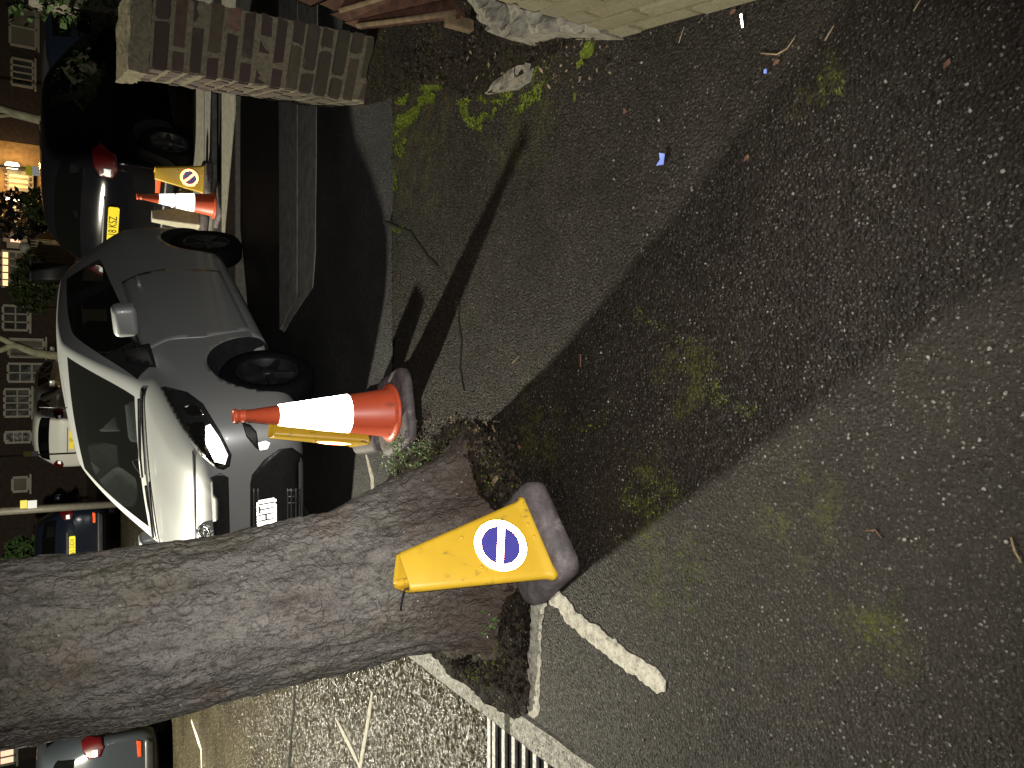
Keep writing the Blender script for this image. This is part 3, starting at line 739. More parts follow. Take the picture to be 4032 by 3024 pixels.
def no_waiting(label, cat, loc, M3, group, bodymat='yellow', bar=-45):
    t = empty('no_waiting_cone', label, cat, loc, 0, group); t.rotation_euler = M3.to_euler()
    b = B(); rs = [(.02, .0, -.004), (.0, .006, 0), (.0, .05, 0), (.010, .068, 0), (.028, NT, 0)]
    loft(b, [[(x, y, z) for x, y in [(q[0]+.016, q[1]-.006) for q in rrect(.172-i, .15-i, .055)]] for i, z, _ in rs])
    bmesh.ops.subdivide_edges(b, edges=b.edges[:], cuts=1)
    for v in b.verts: v.co += Vector((nz(v.co.x, v.co.y, 20), nz(v.co.y, v.co.z, 20), nz(v.co.z, v.co.x, 20)))*.003
    obj('base', b, M['rubber'], t, smooth=True)
    b = B(); z0 = NT-.006
    def ring(f, ins, dz=0):
        w = .158+(.075-.158)*f-ins; y0 = -.112+NS*f+ins*.7; yb = .10+(-.112+NS+.125-.10)*f-ins*1.6
        return [(x, y, z0+NH*f+dz) for x, y in rtri(max(w, .02), y0, yb, .018 if ins < .004 else .013)]
    lip = [(x*1.0, y, z) for x, y, z in ring(0, -.006)]
    loft(b, [ring(0, -.006), ring(.035, -.007), ring(.06, -.001), ring(.10, 0), ring(.5, 0), ring(.985, 0), ring(1.0, .002), ring(1.0, .005), ring(.97, .006), ring(.4, .006), ring(.05, .006)], (True, True))
    body = obj('sign_body', b, M[bodymat], t, smooth=True)
    if bodymat == 'yellow':
        up = Vector((0, NS, NH)).normalized(); nrm = Vector((0, -NH, NS)).normalized()
        c = Vector((0, -.112+NS*.315, z0+NH*.315)) + nrm*.0008
        Fm = Matrix((Vector((1, 0, 0)), up, nrm)).transposed().to_4x4(); Fm.translation = c
        b = B(); lathe(b, [(.0895, 0), (.0895, .0012), (.0865, .002), (.0845, .002)], 48, Fm, False); obj('rim_moulding', b, M[bodymat], t, smooth=True)
        b = B(); lathe(b, [(.064, .0), (.064, .0018)], 48, Fm); d = obj('sign_disc', b, M['bluedisc'], t)
        b = B()
        lathe(b, [(.0635, .0), (.0635, .0025), (.0845, .0025), (.0845, 0)], 64, Fm, False)
        obj('ring', b, M['redring'], d)
        b = B(); box(b, (-.0632, -.0105, .0019), (.0632, .0105, .0024)); 
        for v in b.verts: v.co = Fm @ (Matrix.Rotation(R(bar), 4, 'Z') @ v.co)
        obj('slash', b, M['redring'], d)
        for x, y in ((-.05, .50), (.055, .56), (.045, .06), (-.0, .05)):
            b = B(); p = Vector((x, -.112+NS*y, z0+NH*y)); lathe(b, [(.007, -.001), (.006, .003), (.002, .004)], 12, Matrix.Translation(p) @ Fm.to_3x3().to_4x4())
            obj('stud', b, M[bodymat], body)
    return t
def rxyz(a, b_, c): return Matrix.Rotation(c, 3, 'Z') @ Matrix.Rotation(a, 3, 'X') @ Matrix.Rotation(b_, 3, 'Y')
GN = 'yellow no waiting cones'
near = no_waiting('near yellow no waiting cone leaning on roots against the tree trunk', 'warning cone', (-.542, 2.121, .004), rxyz(-.004, -.074, .636), GN, bar=-25)
b = B(); z1 = NT+NH-.02
tube(b, [(-.052, -.045, z1+.004), (-.045, -.03, z1+.018), (-.055, -.008, z1+.022), (-.075, .01, z1+.028), (-.082, .03, z1+.024)], .0026, 8); obj('cable_tie', b, M['blackplastic'], near)
no_waiting('yellow no waiting cone seen edge on behind the near orange cone', 'warning cone', (-.205, 3.79, -.03), rxyz(.0, 0, R(-83)), GN)
no_waiting('distant yellow no waiting cone facing the viewer in front of the black car', 'warning cone', (2.10, 8.33, .02), rxyz(0, 0, R(-16)), GN)
no_waiting('pale turned no waiting cone left of the distant orange cone', 'warning cone', (1.70, 8.56, .02), rxyz(0, 0, R(150)), GN, 'palecone')
def traffic_cone(label, loc, rz, bands):
    t = empty('traffic_cone', label, 'traffic cone', loc, rz, 'orange traffic cones')
    b = B(); n = 3
    loft(b, [[(x, y, z) for x, y in rrect(.19-i, .19-i, .085, 3)] for i, z in ((.008, 0), (0, .006), (0, .03), (.010, .042), (.03, .046))])
    obj('base', b, M['rubber'], t)
    rad = lambda z: .116+(.024-.116)*(z-.045)/(.70-.045)
    b = B(); lathe(b, [(.138, .044), (.136, .056), (.122, .062), (rad(.07), .07), (rad(.4), .4), (rad(.70), .70), (.029, .703), (.029, .712), (.024, .716), (.024, .732), (.030, .736), (.030, .750), (.022, .752), (.018, .74), (.016, .6)], 40); obj('cone_body', b, M['orange'], t, smooth=False)
    for z0, z1 in bands:
        b = B(); lathe(b, [(rad(z0)+.001, z0), (rad(z0)+.003, z0+.002), (rad(z1)+.003, z1-.002), (rad(z1)+.001, z1)], 40, None, False); obj('reflective_sleeve', b, M['sleeve'], t)
    b = B(); tube(b, [(.026*math.cos(a), .026*math.sin(a)+.004, .69+.012*math.sin(a*2)) for a in lin(0, 6.28, 16)], .0022, 6); obj('tie_wire', b, M['post'], t)
    return t
traffic_cone('near orange traffic cone with one broad white reflective sleeve', (-.135, 3.36, .002), R(14), [(.255, .565)])
traffic_cone('distant orange traffic cone with two white bands in the far gutter', (1.80, 8.12, -.028), R(20), [(.24, .405), (.415, .555)])

# ------------------------------------------------------------------ walls at the right
def brick_block(name, parent, o, u, v, nu, nv, courses, mat, mmat, lean=(0, 0), L=.212, Hh=.062, J=.012, W=.100, rough=.003, tone=(0, 1), skip=()):
    """a wall of single bricks on a mortar core: nu x nv lengths along u, v"""
    bm = B(); cl = bm.loops.layers.color.new('tone')
    def put(a0, a1, b0, b1, z0, z1, tn):
        n = B(); box(n, (a0, b0, z0), (a1, b1, z1)); bmesh.ops.bevel(n, geom=n.edges[:], offset=.007, segments=2, affect='EDGES')
        vm = {}; jt = (random.uniform(-.003, .003), random.uniform(-.003, .003))
        for q in n.verts:
            c = q.co+Vector((nz(q.co.x, q.co.z, 30, b0), nz(q.co.y, q.co.z, 30, a0), nz(q.co.x, q.co.y, 30, z0)))*rough
            c.x += jt[0]; c.y += jt[1]
            w = o+u*c.x+v*c.y+Vector((lean[0]*c.z, lean[1]*c.z, c.z)); vm[q] = bm.verts.new(w)
        for f in n.faces:
            g = bm.faces.new([vm[q] for q in f.verts])
            for l in g.loops: l[cl] = (tn, tn, tn, 1)
        n.free()
    for k in range(courses):
        z0 = k*(Hh+J); z1 = z0+Hh
        def run(length, start, place):
            a = 0; first = True
            while a < length-.02:
                l = (W if (first and k % 2 == start) else L); first = False
                e = min(a+l, length)
                if length-e < .06: e = length
                if e < length: place(a, e)
                else: place(a, length)
                a = e+J
        tr = lambda: min(1, max(0, random.choice((.05, .2, .3, .4, .5, .55, .75, .95))*(tone[1]-tone[0])+tone[0]+random.uniform(-.08, .08)))
        run(nu, 0, lambda a, e: put(a, e, 0, W, z0, z1, tr()))
        run(nu, 0, lambda a, e: put(a, e, nv-W, nv, z0, z1, tr()))
        run(nv-2*(W+J), 1, lambda a, e: put(0, W, W+J+a, W+J+e, z0, z1, tr()))
        run(nv-2*(W+J), 1, lambda a, e: put(nu-W, nu, W+J+a, W+J+e, z0, z1, tr()))
    bk = obj('brickwork', bm, M[mat], parent)
    n = B(); box(n, (.006, .006, -.15), (nu-.006, nv-.006, courses*(Hh+J)-.003))
    bmesh.ops.subdivide_edges(n, edges=n.edges[:], cuts=10, use_grid_fill=True)
    for q in n.verts:
        c = q.co.copy(); c += Vector((nz(c.y, c.z, 25), nz(c.x, c.z, 25), 0))*.003
        q.co = o+u*c.x+v*c.y+Vector((lean[0]*c.z, lean[1]*c.z, c.z))
    obj('mortar', n, M[mmat], parent)
    return courses*(Hh+J)
t = empty('brick_pier', 'weathered red brick pier with a crumbling cement cap at the lane corner', 'brick wall', (1.466, 3.793, 0))
pu, pv = Vector((.85, -.527, 0)), Vector((.262, .965, 0))
top = brick_block('pier', t, Vector((0, 0, .0)), pu, pv, .325, .76, 14, 'brick', 'mortar', (-.045, -.01), rough=.012)
b = B(); box(b, (-.02, -.025, top+.0), (.35, .785, top+.085)); bmesh.ops.subdivide_edges(b, edges=b.edges[:], cuts=14, use_grid_fill=True)
for q in b.verts:
    c = q.co.copy(); e = .012; c += Vector((nz(c.y, c.z, 14), nz(c.x, c.z, 14), .8*nz(c.x, c.y, 11)))*e+Vector((nz(c.y, c.z, 40), nz(c.x, c.z, 40), nz(c.x, c.y, 40)))*.005
    q.co = pu*c.x+pv*c.y+Vector((-.045*c.z, -.01*c.z, c.z))
obj('coping', b, M['mortar'], t)
t = empty('cream_wall', 'cream painted brick wall end along the right of the pavement', 'brick wall', (.995, 1.715, 0))
brick_block('cream', t, Vector((0, 0, 0)), Vector((-.21, -.978, 0)), Vector((.978, -.21, 0)), 1.7, .225, 16, 'cream', 'creammortar', (0, 0), rough=.003)
# the footing of the wall
foot = [(1900, -60), (1925, 30), (1962, 105), (2035, 160), (2110, 178), (2200, 150), (2290, 152), (2440, 152), (2400, 60), (2200, -120)]
rock('rubble_footing', 'lumpy grey concrete footing beside the cream wall', foot, .16, 'rubble')
# a slumped fence panel behind the pier
t = empty('fence_panel', 'broken brown timber fence panel slumped between brick pier and cream wall', 'fence', tuple(A(1800, 62, 2.6)))
o0 = Vector(t.location); E0, E1 = A(1440, 108, 3.05), A(1850, 62, 2.55); T0, T1 = A(1100, -40, 3.3), A(1560, -330, 2.75)
for k in range(5):
    f0, f1 = k/5, (k+.94)/5; q = [E0.lerp(T0, f0), E1.lerp(T1, f0), E1.lerp(T1, f1), E0.lerp(T0, f1)]
    nrm = (q[1]-q[0]).cross(q[3]-q[0]).normalized()
    if nrm.z < 0: nrm = -nrm
    b = B(); d = (q[1]-q[0]).normalized()*random.uniform(-.05, .05)
    lo = [b.verts.new(p-o0+d) for p in q]; hi = [b.verts.new(p-o0+d+nrm*(.014+.004*(k % 2))) for p in q]
    b.faces.new(lo); b.faces.new(hi)
    for i in range(4): b.faces.new((lo[i], lo[(i+1) % 4], hi[(i+1) % 4], hi[i]))
    obj('board', b, M['fence'], t)
for f0, sh in ((.02, 0), (.33, .1)):
    b = B(); p, q = E0.lerp(T0, f0), E1.lerp(T1, f0); dd = (q-p); p = p+dd*sh; q = q-dd*.06
    tube(b, [p-o0+Vector((0, 0, .028)), q-o0+Vector((0, 0, .028))], .013, 4); obj('rail', b, M['rail'], t)
b = B(); g = G(1790, 60); bbox(b, (-.025, -.02, 0), (.02, .02, .12), .006); tag(obj('timber_stump', b, M['rail'], loc=(A(1790, 85, 2.62).x, 2.62, .0)), 'splintered pale timber stump at the fence foot', 'post')

# ------------------------------------------------------------------ cars
# stations: x, underside, half width, shoulder z/w, belt z/w, rail z/w, centre z
ST = [(1.735, .30, .50, .60, .49, .665, .45, .685, .36, .69),
      (1.66, .20, .69, .67, .68, .775, .60, .80, .46, .81),
      (1.48, .17, .785, .75, .765, .86, .66, .895, .48, .905),
      (1.17, .17, .805, .81, .785, .915, .68, .955, .52, .965),
      (.99, .17, .805, .82, .79, .93, .70, .975, .57, .99),
      (.90, .17, .805, .82, .79, .925, .715, .985, .645, 1.015),
      (.46, .17, .805, .83, .79, .925, .735, 1.23, .61, 1.255),
      (.06, .17, .805, .85, .79, .945, .74, 1.395, .55, 1.425),
      (-.06, .17, .805, .86, .79, .955, .74, 1.415, .54, 1.445),
      (-.36, .17, .805, .88, .79, .985, .74, 1.425, .535, 1.464),
      (-.46, .17, .805, .885, .79, 1.0, .735, 1.42, .535, 1.465),
      (-.56, .17, .805, .89, .79, 1.01, .735, 1.42, .535, 1.465),
      (-1.10, .17, .805, .92, .79, 1.075, .735, 1.395, .53, 1.445),
      (-1.26, .17, .805, .93, .785, 1.10, .72, 1.37, .525, 1.425),
      (-1.48, .18, .79, .93, .77, 1.06, .70, 1.29, .515, 1.36),
      (-1.60, .20, .77, .92, .74, 1.00, .67, 1.05, .57, 1.07),
      (-1.665, .25, .73, .82, .70, .89, .62, .91, .54, .92),
      (-1.69, .33, .58, .70, .56, .75, .50, .765, .44, .77)]
AX = (1.07, -1.225)
def car_shape(paintm, s=(1, 1, 1), win_front=True):
    bm = B(); rows = []
    for x, zb, w, z4, w4, z5, w5, z6, w6, zt in ST:
        P = [(0, zb), (.75*w, zb), (.97*w, zb+.05), (w, zb+.6*(z4-zb)*.55), (w, z4-.12*(z4-zb)), (w4, z4), (w5, z5), (w6, z6), (w6*.86, z6+.35*(zt-z6)), (w6*.45, zt-.006), (0, zt)]
        half = [(x*s[0], y*s[1], z*s[2]) for y, z in P]
        full = half+[(a, -q, c) for a, q, c in half[-2:0:-1]]
        rows.append([bm.verts.new(p) for p in full])
    k = len(rows[0]); nP = 11
    for i, (a, c) in enumerate(zip(rows, rows[1:])):
        for j in range(k):
            f = bm.faces.new((a[j], a[(j+1) % k], c[(j+1) % k], c[j])); jj = j if j < nP-1 else k-1-j
            if 5 <= i <= 6 and jj in (8, 9): f.material_index = 2          # windscreen
            if i == 14 and jj in (7, 8, 9): f.material_index = 3
            if jj == 6 and i in (6, 7, 8, 9): f.material_index = 4          # front side window
            if jj == 6 and i in (11, ): f.material_index = 5                # rear side window
            if jj == 6 and i in (5, 10): f.material_index = 1
    bm.faces.new(rows[0][::-1]); bm.faces.new(rows[-1])
    bmesh.ops.recalc_face_normals(bm, faces=bm.faces[:])
    me = bpy.data.meshes.new('car_shape'); bm.to_mesh(me); bm.free()
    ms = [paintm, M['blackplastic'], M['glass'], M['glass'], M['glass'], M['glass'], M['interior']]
    for q in ms: me.materials.append(q)
    o = bpy.data.objects.new('car_shape', me); COL.objects.link(o)
    md = o.modifiers.new('s', 'SUBSURF'); md.levels = md.render_levels = 3
    cb = B()
    for ax in AX:
        for sg in (1, -1):
            lathe(cb, [(.35*s[2], .50*s[1]), (.35*s[2], .95*s[1])], 40, Matrix.Translation((ax*s[0], 0, .285*s[2])) @ Matrix.Rotation(R(-90*sg), 4, 'X'), mi=6)
    bmesh.ops.recalc_face_normals(cb, faces=cb.faces[:])
    cme = bpy.data.meshes.new('cut'); cb.to_mesh(cme); cb.free()
    for q in ms: cme.materials.append(q)
    co = bpy.data.objects.new('cut', cme); COL.objects.link(co)
    bo = o.modifiers.new('b', 'BOOLEAN'); bo.object = co; bo.operation = 'DIFFERENCE'; bo.solver = 'EXACT'
    dg = bpy.context.evaluated_depsgraph_get(); out = bpy.data.meshes.new_from_object(o.evaluated_get(dg))
    for q in (o, co): bpy.data.objects.remove(q)
    bm = B(); bm.from_mesh(out); bpy.data.meshes.remove(out)
    return bm
def take(bm, idx):
    n = bm.copy(); bmesh.ops.delete(n, geom=[f for f in n.faces if f.material_index not in idx], context='FACES')
    for f in n.faces: f.smooth = True
    return n
def wheel(t, x, y, z, r, mat='rim', spokes=5, w=.16):
    sg = 1 if y > 0 else -1; Mx = Matrix.Translation((x, y, z)) @ Matrix.Rotation(R(-90*sg), 4, 'X')
    b = B(); lathe(b, [(r*.64, -w/2), (r*.93, -w/2), (r, -w*.32), (r, w*.32), (r*.93, w/2), (r*.68, w/2), (r*.64, w*.38)], 40, Mx, False); wo = obj('wheel', b, M['tyre'], t)
    b = B(); lathe(b, [(r*.66, w*.44), (r*.64, w*.47), (r*.58, w*.42), (r*.56, w*.1), (r*.2, w*.05)], 40, Mx, False)
    for k in range(spokes):
        a = 2*math.pi*k/spokes; n = B()
        prism(n, [(r*.1, -r*.09), (r*.6, -r*.06), (r*.6, r*.06), (r*.1, r*.09)], w*.2, w*.44); bmesh.ops.bevel(n, geom=n.edges[:], offset=.006, segments=2, affect='EDGES')
        join(b, n, Mx @ Matrix.Rotation(a, 4, 'Z'))
    lathe(b, [(r*.17, w*.2), (r*.17, w*.46), (r*.12, w*.5), (.001, w*.5)], 20, Mx, False); obj('rim', b, M[mat], wo, smooth=False)
    b = B(); lathe(b, [(r*.58, -.02), (r*.58, -.012)], 24, Mx); obj('wheel_hub', b, M['interior'], wo)
def plate(t, s, Mx, mat, W_=.52, H_=.111, name='number_plate', off=0.0, align='CENTER'):
    b = B(); n = B(); box(n, (-W_/2, -H_/2, 0), (W_/2, H_/2, .006)); bmesh.ops.bevel(n, geom=[e for e in n.edges if abs(e.verts[0].co.z-e.verts[1].co.z) > .001], offset=.012, segments=3, affect='EDGES'); join(b, n, Mx)
    p = obj(name, b, M[mat], t)
    me = text_mesh(s, .118, .0006, align, .76); me.transform(Mx @ Matrix.Translation((off, 0, .0072))); obj('lettering', me, M['letter'], p)
def front_M(x, y, z): return Matrix.Translation((x, y, z)) @ Matrix(((0, 0, 1, 0), (1, 0, 0, 0), (0, 1, 0, 0), (0, 0, 0, 1)))      # faces +x
def rear_M(x, y, z): return Matrix.Translation((x, y, z)) @ Matrix(((0, 0, -1, 0), (-1, 0, 0, 0), (0, 1, 0, 0), (0, 0, 0, 1)))     # faces -x
def interior(t, s=(1, 1, 1)):
    b = B(); box(b, (-1.3*s[0], -.66*s[1], .24*s[2]), (.75*s[0], .66*s[1], .30*s[2])); obj('cabin_floor', b, M['interior'], t)
    b = B(); bbox(b, (.42*s[0], -.66*s[1], .70*s[2]), (.86*s[0], .66*s[1], .93*s[2]), .05, 3); obj('dashboard', b, M['interior'], t)
    for x, ys in ((-.22, (.35, -.35)), (-1.05, (.33, -.33))):
        for y in ys:
            b = B(); bbox(b, ((x-.0)*s[0], (y-.23)*s[1], .42*s[2]), ((x+.48)*s[0], (y+.23)*s[1], .56*s[2]), .05, 3)
            rot = Matrix.Translation((x*s[0], y*s[1], .5*s[2])) @ Matrix.Rotation(R(-14), 4, 'Y')
            bbox(b, (-.06, -.22, 0), (.06, .22, .58*s[2]), .05, 3, 0, rot); bbox(b, (-.045, -.12, .61*s[2]), (.045, .12, .79*s[2]), .04, 3, 0, rot)
            obj('seat', b, M['seat'], t, smooth=True)
    b = B(); Mx = Matrix.Translation((.30*s[0], -.35*s[1], .90*s[2])) @ Matrix.Rotation(R(65), 4, 'Y')
    pts = [Mx @ Vector((.18*math.cos(a), .18*math.sin(a), 0)) for a in lin(0, 2*math.pi, 28)]; tube(b, pts, .014, 8); tube(b, [pts[0], Mx @ Vector((0, 0, -.03)), pts[14]], .016, 6); obj('steering_wheel', b, M['interior'], t)
def base_car(name, label, cat, paintm, s=(1, 1, 1), group=None, rim='rim', spokes=5, gl='glass'):
    t = empty(name, label, cat, (0, 0, 0), 0, group)
    bm = car_shape(M[paintm], s)
    bvh = BVHTree.FromBMesh(bm)
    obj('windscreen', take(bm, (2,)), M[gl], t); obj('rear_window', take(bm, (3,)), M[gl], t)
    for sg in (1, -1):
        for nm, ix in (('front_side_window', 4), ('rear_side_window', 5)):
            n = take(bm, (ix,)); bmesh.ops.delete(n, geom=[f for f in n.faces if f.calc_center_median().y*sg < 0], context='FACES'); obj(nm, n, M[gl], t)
    bmesh.ops.delete(bm, geom=[f for f in bm.faces if f.material_index in (2, 3, 4, 5)], context='FACES')
    for f in bm.faces: f.smooth = True
    me = bpy.data.meshes.new('body'); bm.to_mesh(me); bm.free()
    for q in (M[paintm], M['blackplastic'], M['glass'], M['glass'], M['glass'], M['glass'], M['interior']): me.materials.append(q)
    o = bpy.data.objects.new('body', me); COL.objects.link(o); o.parent = t
    for x in AX:
        for y in ((.685, -.685) if x < 0 else (.65, -.65)): wheel(t, x*s[0], y*s[1], .285*s[2], .285*s[2], rim, spokes)
    interior(t, s)
    for sg in (1, -1):
        b = B(); bbox(b, (.50*s[0], min(sg*.80, sg*1.0)*s[1], .96*s[2]), (.62*s[0], max(sg*.80, sg*1.0)*s[1], 1.10*s[2]), .035, 4); mo = obj('wing_mirror', b, M[paintm], t, smooth=True)
        b = B(); tube(b, [(.56*s[0], sg*.70*s[1], .97*s[2]), (.56*s[0], sg*.82*s[1], 1.0*s[2])], .02, 8); obj('mirror_stalk', b, M['blackplastic'], mo)
    return t, bvh
def side_cast(sg, s=(1, 1, 1)): return lambda a, c: (Vector((a, sg*2, c)), Vector((0, -sg, 0)))
def rear_cast(a, c): return Vector((-4, a, c)), Vector((1, 0, 0))
def front_cast(a, c): return Vector((4, a, c)), Vector((-1, 0, 0))
def diag_cast(sg, ang, front):
    d = Vector((-math.cos(ang) if front else math.cos(ang), -sg*math.sin(ang), 0)); u = Vector((-d.y, d.x, 0))
    return lambda a, c: (u*a-d*5+Vector((0, 0, c)), d)
def rear_kit(t, bvh, s, plate_txt, pmat='platey', lamp_col='redlens', ph=.70, wide=1.0):
    for sg in (1, -1):
        poly = [(y*sg*s[1]*wide, z*s[2]) for y, z in ((.56, .82), (.55, .93), (.62, .98), (.72, 1.0), (.77, .92), (.76, .80), (.66, .78))]
        l = obj('tail_lamp', patch(bvh, poly, rear_cast, .012, .02, .03), M[lamp_col], t, smooth=True)
        poly = [(y*sg*s[1], z*s[2]) for y, z in ((.57, .84), (.65, .84), (.64, .90), (.57, .90))]; obj('reversing_lamp', patch(bvh, poly, rear_cast, .016, .01, .03), M['lampglow'], l)
        poly = [(y*sg*s[1], z*s[2]) for y, z in ((.46, .40), (.64, .40), (.66, .45), (.46, .44))]; obj('reflector', patch(bvh, poly, rear_cast, .010, .02, .03), M['redlensbright'], t)
    poly = [(y*s[1], z*s[2]) for y, z in ((-.62, .26), (.62, .26), (.66, .36), (-.66, .36))]; obj('lower_bumper', patch(bvh, poly, rear_cast, .01, .02, .05), M['blackplastic'], t)
    poly = [(y*s[1], z*s[2]) for y, z in ((-.33, ph+.078), (.33, ph+.078), (.33, ph+.094), (-.33, ph+.094))]; obj('boot_trim', patch(bvh, poly, rear_cast, .008, .012, .05), M['iron'], t)
    h = bvh.ray_cast(Vector((-4, 0, ph*s[2])), Vector((1, 0, 0)))
    plate(t, plate_txt, rear_M(h[0].x-.012, 0, ph*s[2]), pmat)
def front_kit(t, bvh, s):
    for sg in (1, -1):
        poly = [(y*sg*s[1], z*s[2]) for y, z in ((.40, .68), (.42, .76), (.62, .84), (.74, .86), (.74, .74), (.6, .66))]; l = obj('headlamp', patch(bvh, poly, front_cast, .008, .02, .03), M['chrome'], t)
    poly = [(y*s[1], z*s[2]) for y, z in ((-.45, .30), (.45, .30), (.5, .5), (-.5, .5))]; obj('grille', patch(bvh, poly, front_cast, .006, .02, .05), M['blackplastic'], t)
def place(t, x, y, z, heading):
    t.location = (x, y, z); t.rotation_euler = (0, 0, heading)

# --- the silver hatchback
car, bvh = base_car('parked_car', 'silver hatchback parked nose on behind the near orange cone', 'car', 'silver', (1, 1, 1), None, 'rimdark', 5)
Mc = Matrix.Rotation(CH, 4, 'Z') @ Matrix.Rotation(CP, 4, 'Y') @ Matrix.Rotation(CR, 4, 'X')
Mc.translation = (CX, CY, CZ); car.matrix_world = Mc; Mi = Mc.inverted(); Mi3 = Mi.to_3x3()
def eye(px, py):            # where a traced outline falls on the bodywork
    return Mi @ Vector((0, 0, CAM_H)), (Mi3 @ ray(px, py)).normalized()
def mirrored(px, py):
    o, d = eye(px, py); o.y *= -1; d.y *= -1; return o, d
def traced(name, poly, mat, off, th, res=12, parent=None, both=True):
    out = []
    for c in ((eye, mirrored) if both else (eye,)):
        b = patch(bvh, poly, c, off, th, res)
        if len(b.faces): out.append(obj(name, b, M[mat], parent or car, smooth=True))
        else: b.free()
    return out
HL = [(632, 1528), (652, 1522), (740, 1545), (800, 1590), (868, 1700), (912, 1790), (905, 1835), (880, 1850), (850, 1842), (790, 1790), (725, 1700), (668, 1600)]
for c, h in zip((eye, mirrored), traced('headlamp', HL, 'blackplastic', .004, .012)):
    b = patch(bvh, [(722, 1608), (752, 1594), (790, 1606), (806, 1634), (768, 1640), (730, 1630)], c, .008, .006, 10); obj('indicator', b, M['chrome'], h)
    b = patch(bvh, [(738, 1668), (800, 1662), (825, 1675), (880, 1745), (902, 1795), (885, 1832), (850, 1838), (800, 1790), (756, 1725)], c, .008, .006, 10); q = obj('reflector', b, M['chrome'], h)
    b = patch(bvh, [(812, 1680), (830, 1672), (866, 1725), (897, 1790), (886, 1826), (845, 1815), (812, 1745)], c, .011, .004, 10); obj('lamp_lens', b, M['lampglow'], h)
traced('grille', [(985, 1905), (992, 1870), (1040, 1810), (1100, 1768), (1150, 1762), (1188, 1790), (1200, 1860), (1203, 2100), (1208, 2420), (985, 2420)], 'blackplastic', .004, .010, 22, None, False)
g_ = [c for c in car.children if c.name.startswith('grille')]
for px in (996, 1012, 1128, 1142, 1160, 1174):
    b = patch(bvh, [(px, 1920), (px+5, 1920), (px+5, 2300), (px, 2300)], eye, .009, .004, 30); obj('grille_bar', b, M['grey'], g_[0] if g_ else car)
for py in (1925, 1950, 1975):
    b = patch(bvh, [(1130, py), (1176, py), (1176, py+5), (1130, py+5)], eye, .010, .004, 30); obj('grille_bar', b, M['grey'], g_[0] if g_ else car)
traced('bumper_band', [(828, 1880), (868, 1862), (900, 1880), (905, 2080), (900, 2400), (835, 2400), (842, 2100)], 'blackplastic', .003, .006, 22, None, False)
for c, f in zip((eye, mirrored), traced('fog_lamp_recess', [(952, 1664), (985, 1672), (1010, 1700), (1022, 1775), (1005, 1762), (970, 1720)], 'blackplastic', .004, .01)):
    b = patch(bvh, [(1016, 1744), (1046, 1736), (1062, 1744), (1052, 1766), (1022, 1772)], c, .007, .008, 8); obj('fog_lamp', b, M['lampglow'], f)
hb = bvh.ray_cast(*eye(806, 2100))
b = B(); Mb = Matrix.Translation(hb[0]+hb[1]*.006) @ hb[1].to_track_quat('Z', 'Y').to_matrix().to_4x4()
def oval(a_, b_, ox=0, oy=0): return [Mb @ Vector((ox+a_*math.cos(q), oy+b_*math.sin(q), 0)) for q in lin(0, 6.2832, 32)]
tube(b, oval(.062, .042), .005, 8); tube(b, oval(.020, .036), .0035, 6); tube(b, oval(.038, .016, 0, .016), .0035, 6); obj('badge', b, M['chrome'], car)
h = bvh.ray_cast(Vector((4, 0, .45)), Vector((-1, 0, 0)))
plate(car, 'HTJ', front_M(h[0].x+.028, 0, .45), 'platew', off=.245, align='RIGHT')
SC = side_cast(1)
for sg in (1, -1):
    c = side_cast(sg)
    dl = [(.62, .30), (.70, .60), (.66, .93), (.60, .955), (-.44, .985), (-.50, .70), (-.46, .30)]
    d = obj('door', patch(bvh, dl, c, .004, .008, .05), M['silver'], car, smooth=True)
    b = B(); tube(b, [(-.20, sg*.80, .885), (-.24, sg*.825, .888), (-.34, sg*.825, .893), (-.38, sg*.80, .895)], .014, 8); obj('handle', b, M['silver'], d)
    obj('sill', patch(bvh, [(.80, .20), (-.80, .20), (-.82, .30), (.82, .30)], c, .006, .014, .06), M['silver'], car, smooth=True)
    ob = [(x, z) for x, z in ((.90, .90), (.60, .905), (.50, 1.06), (.66, 1.05))]
    obj('mirror_sail', patch(bvh, ob, c, .005, .008, .04), M['blackplastic'], car)
    b = B(); tube(b, [(-1.6, sg*.74, .62), (-1.55, sg*.765, .62)], .012, 6); b.free()
for w in ([(.93, .54, 1.015), (.90, .10, 1.045), (.89, -.06, 1.045)], [(.94, -.10, 1.03), (.91, -.55, 1.02)]):
    b = B(); tube(b, w, .010, 6); obj('wiper', b, M['blackplastic'], car)
traced('bonnet_gap', [(758, 1775), (763, 1900), (768, 2140), (768, 2300), (774, 2300), (774, 2140), (769, 1900), (766, 1790)], 'blackplastic', .003, .006, 10, None, False)
obj('cowl', patch(bvh, [(-.62, .98), (.62, .98), (.60, 1.025), (-.60, 1.025)], lambda a, c: (Vector((.955-(c-.98)*1.2, a, 3)), Vector((0, 0, -1))), .004, .006, .05), M['blackplastic'], car)
obj('roof_aerial', (lambda q: (tube(q, [(.0, 0, 1.42), (-.06, 0, 1.60)], .004, 6), q)[1])(B()), M['blackplastic'], car)
rear_kit(car, bvh, (1, 1, 1), 'HTJ', wide=.82)

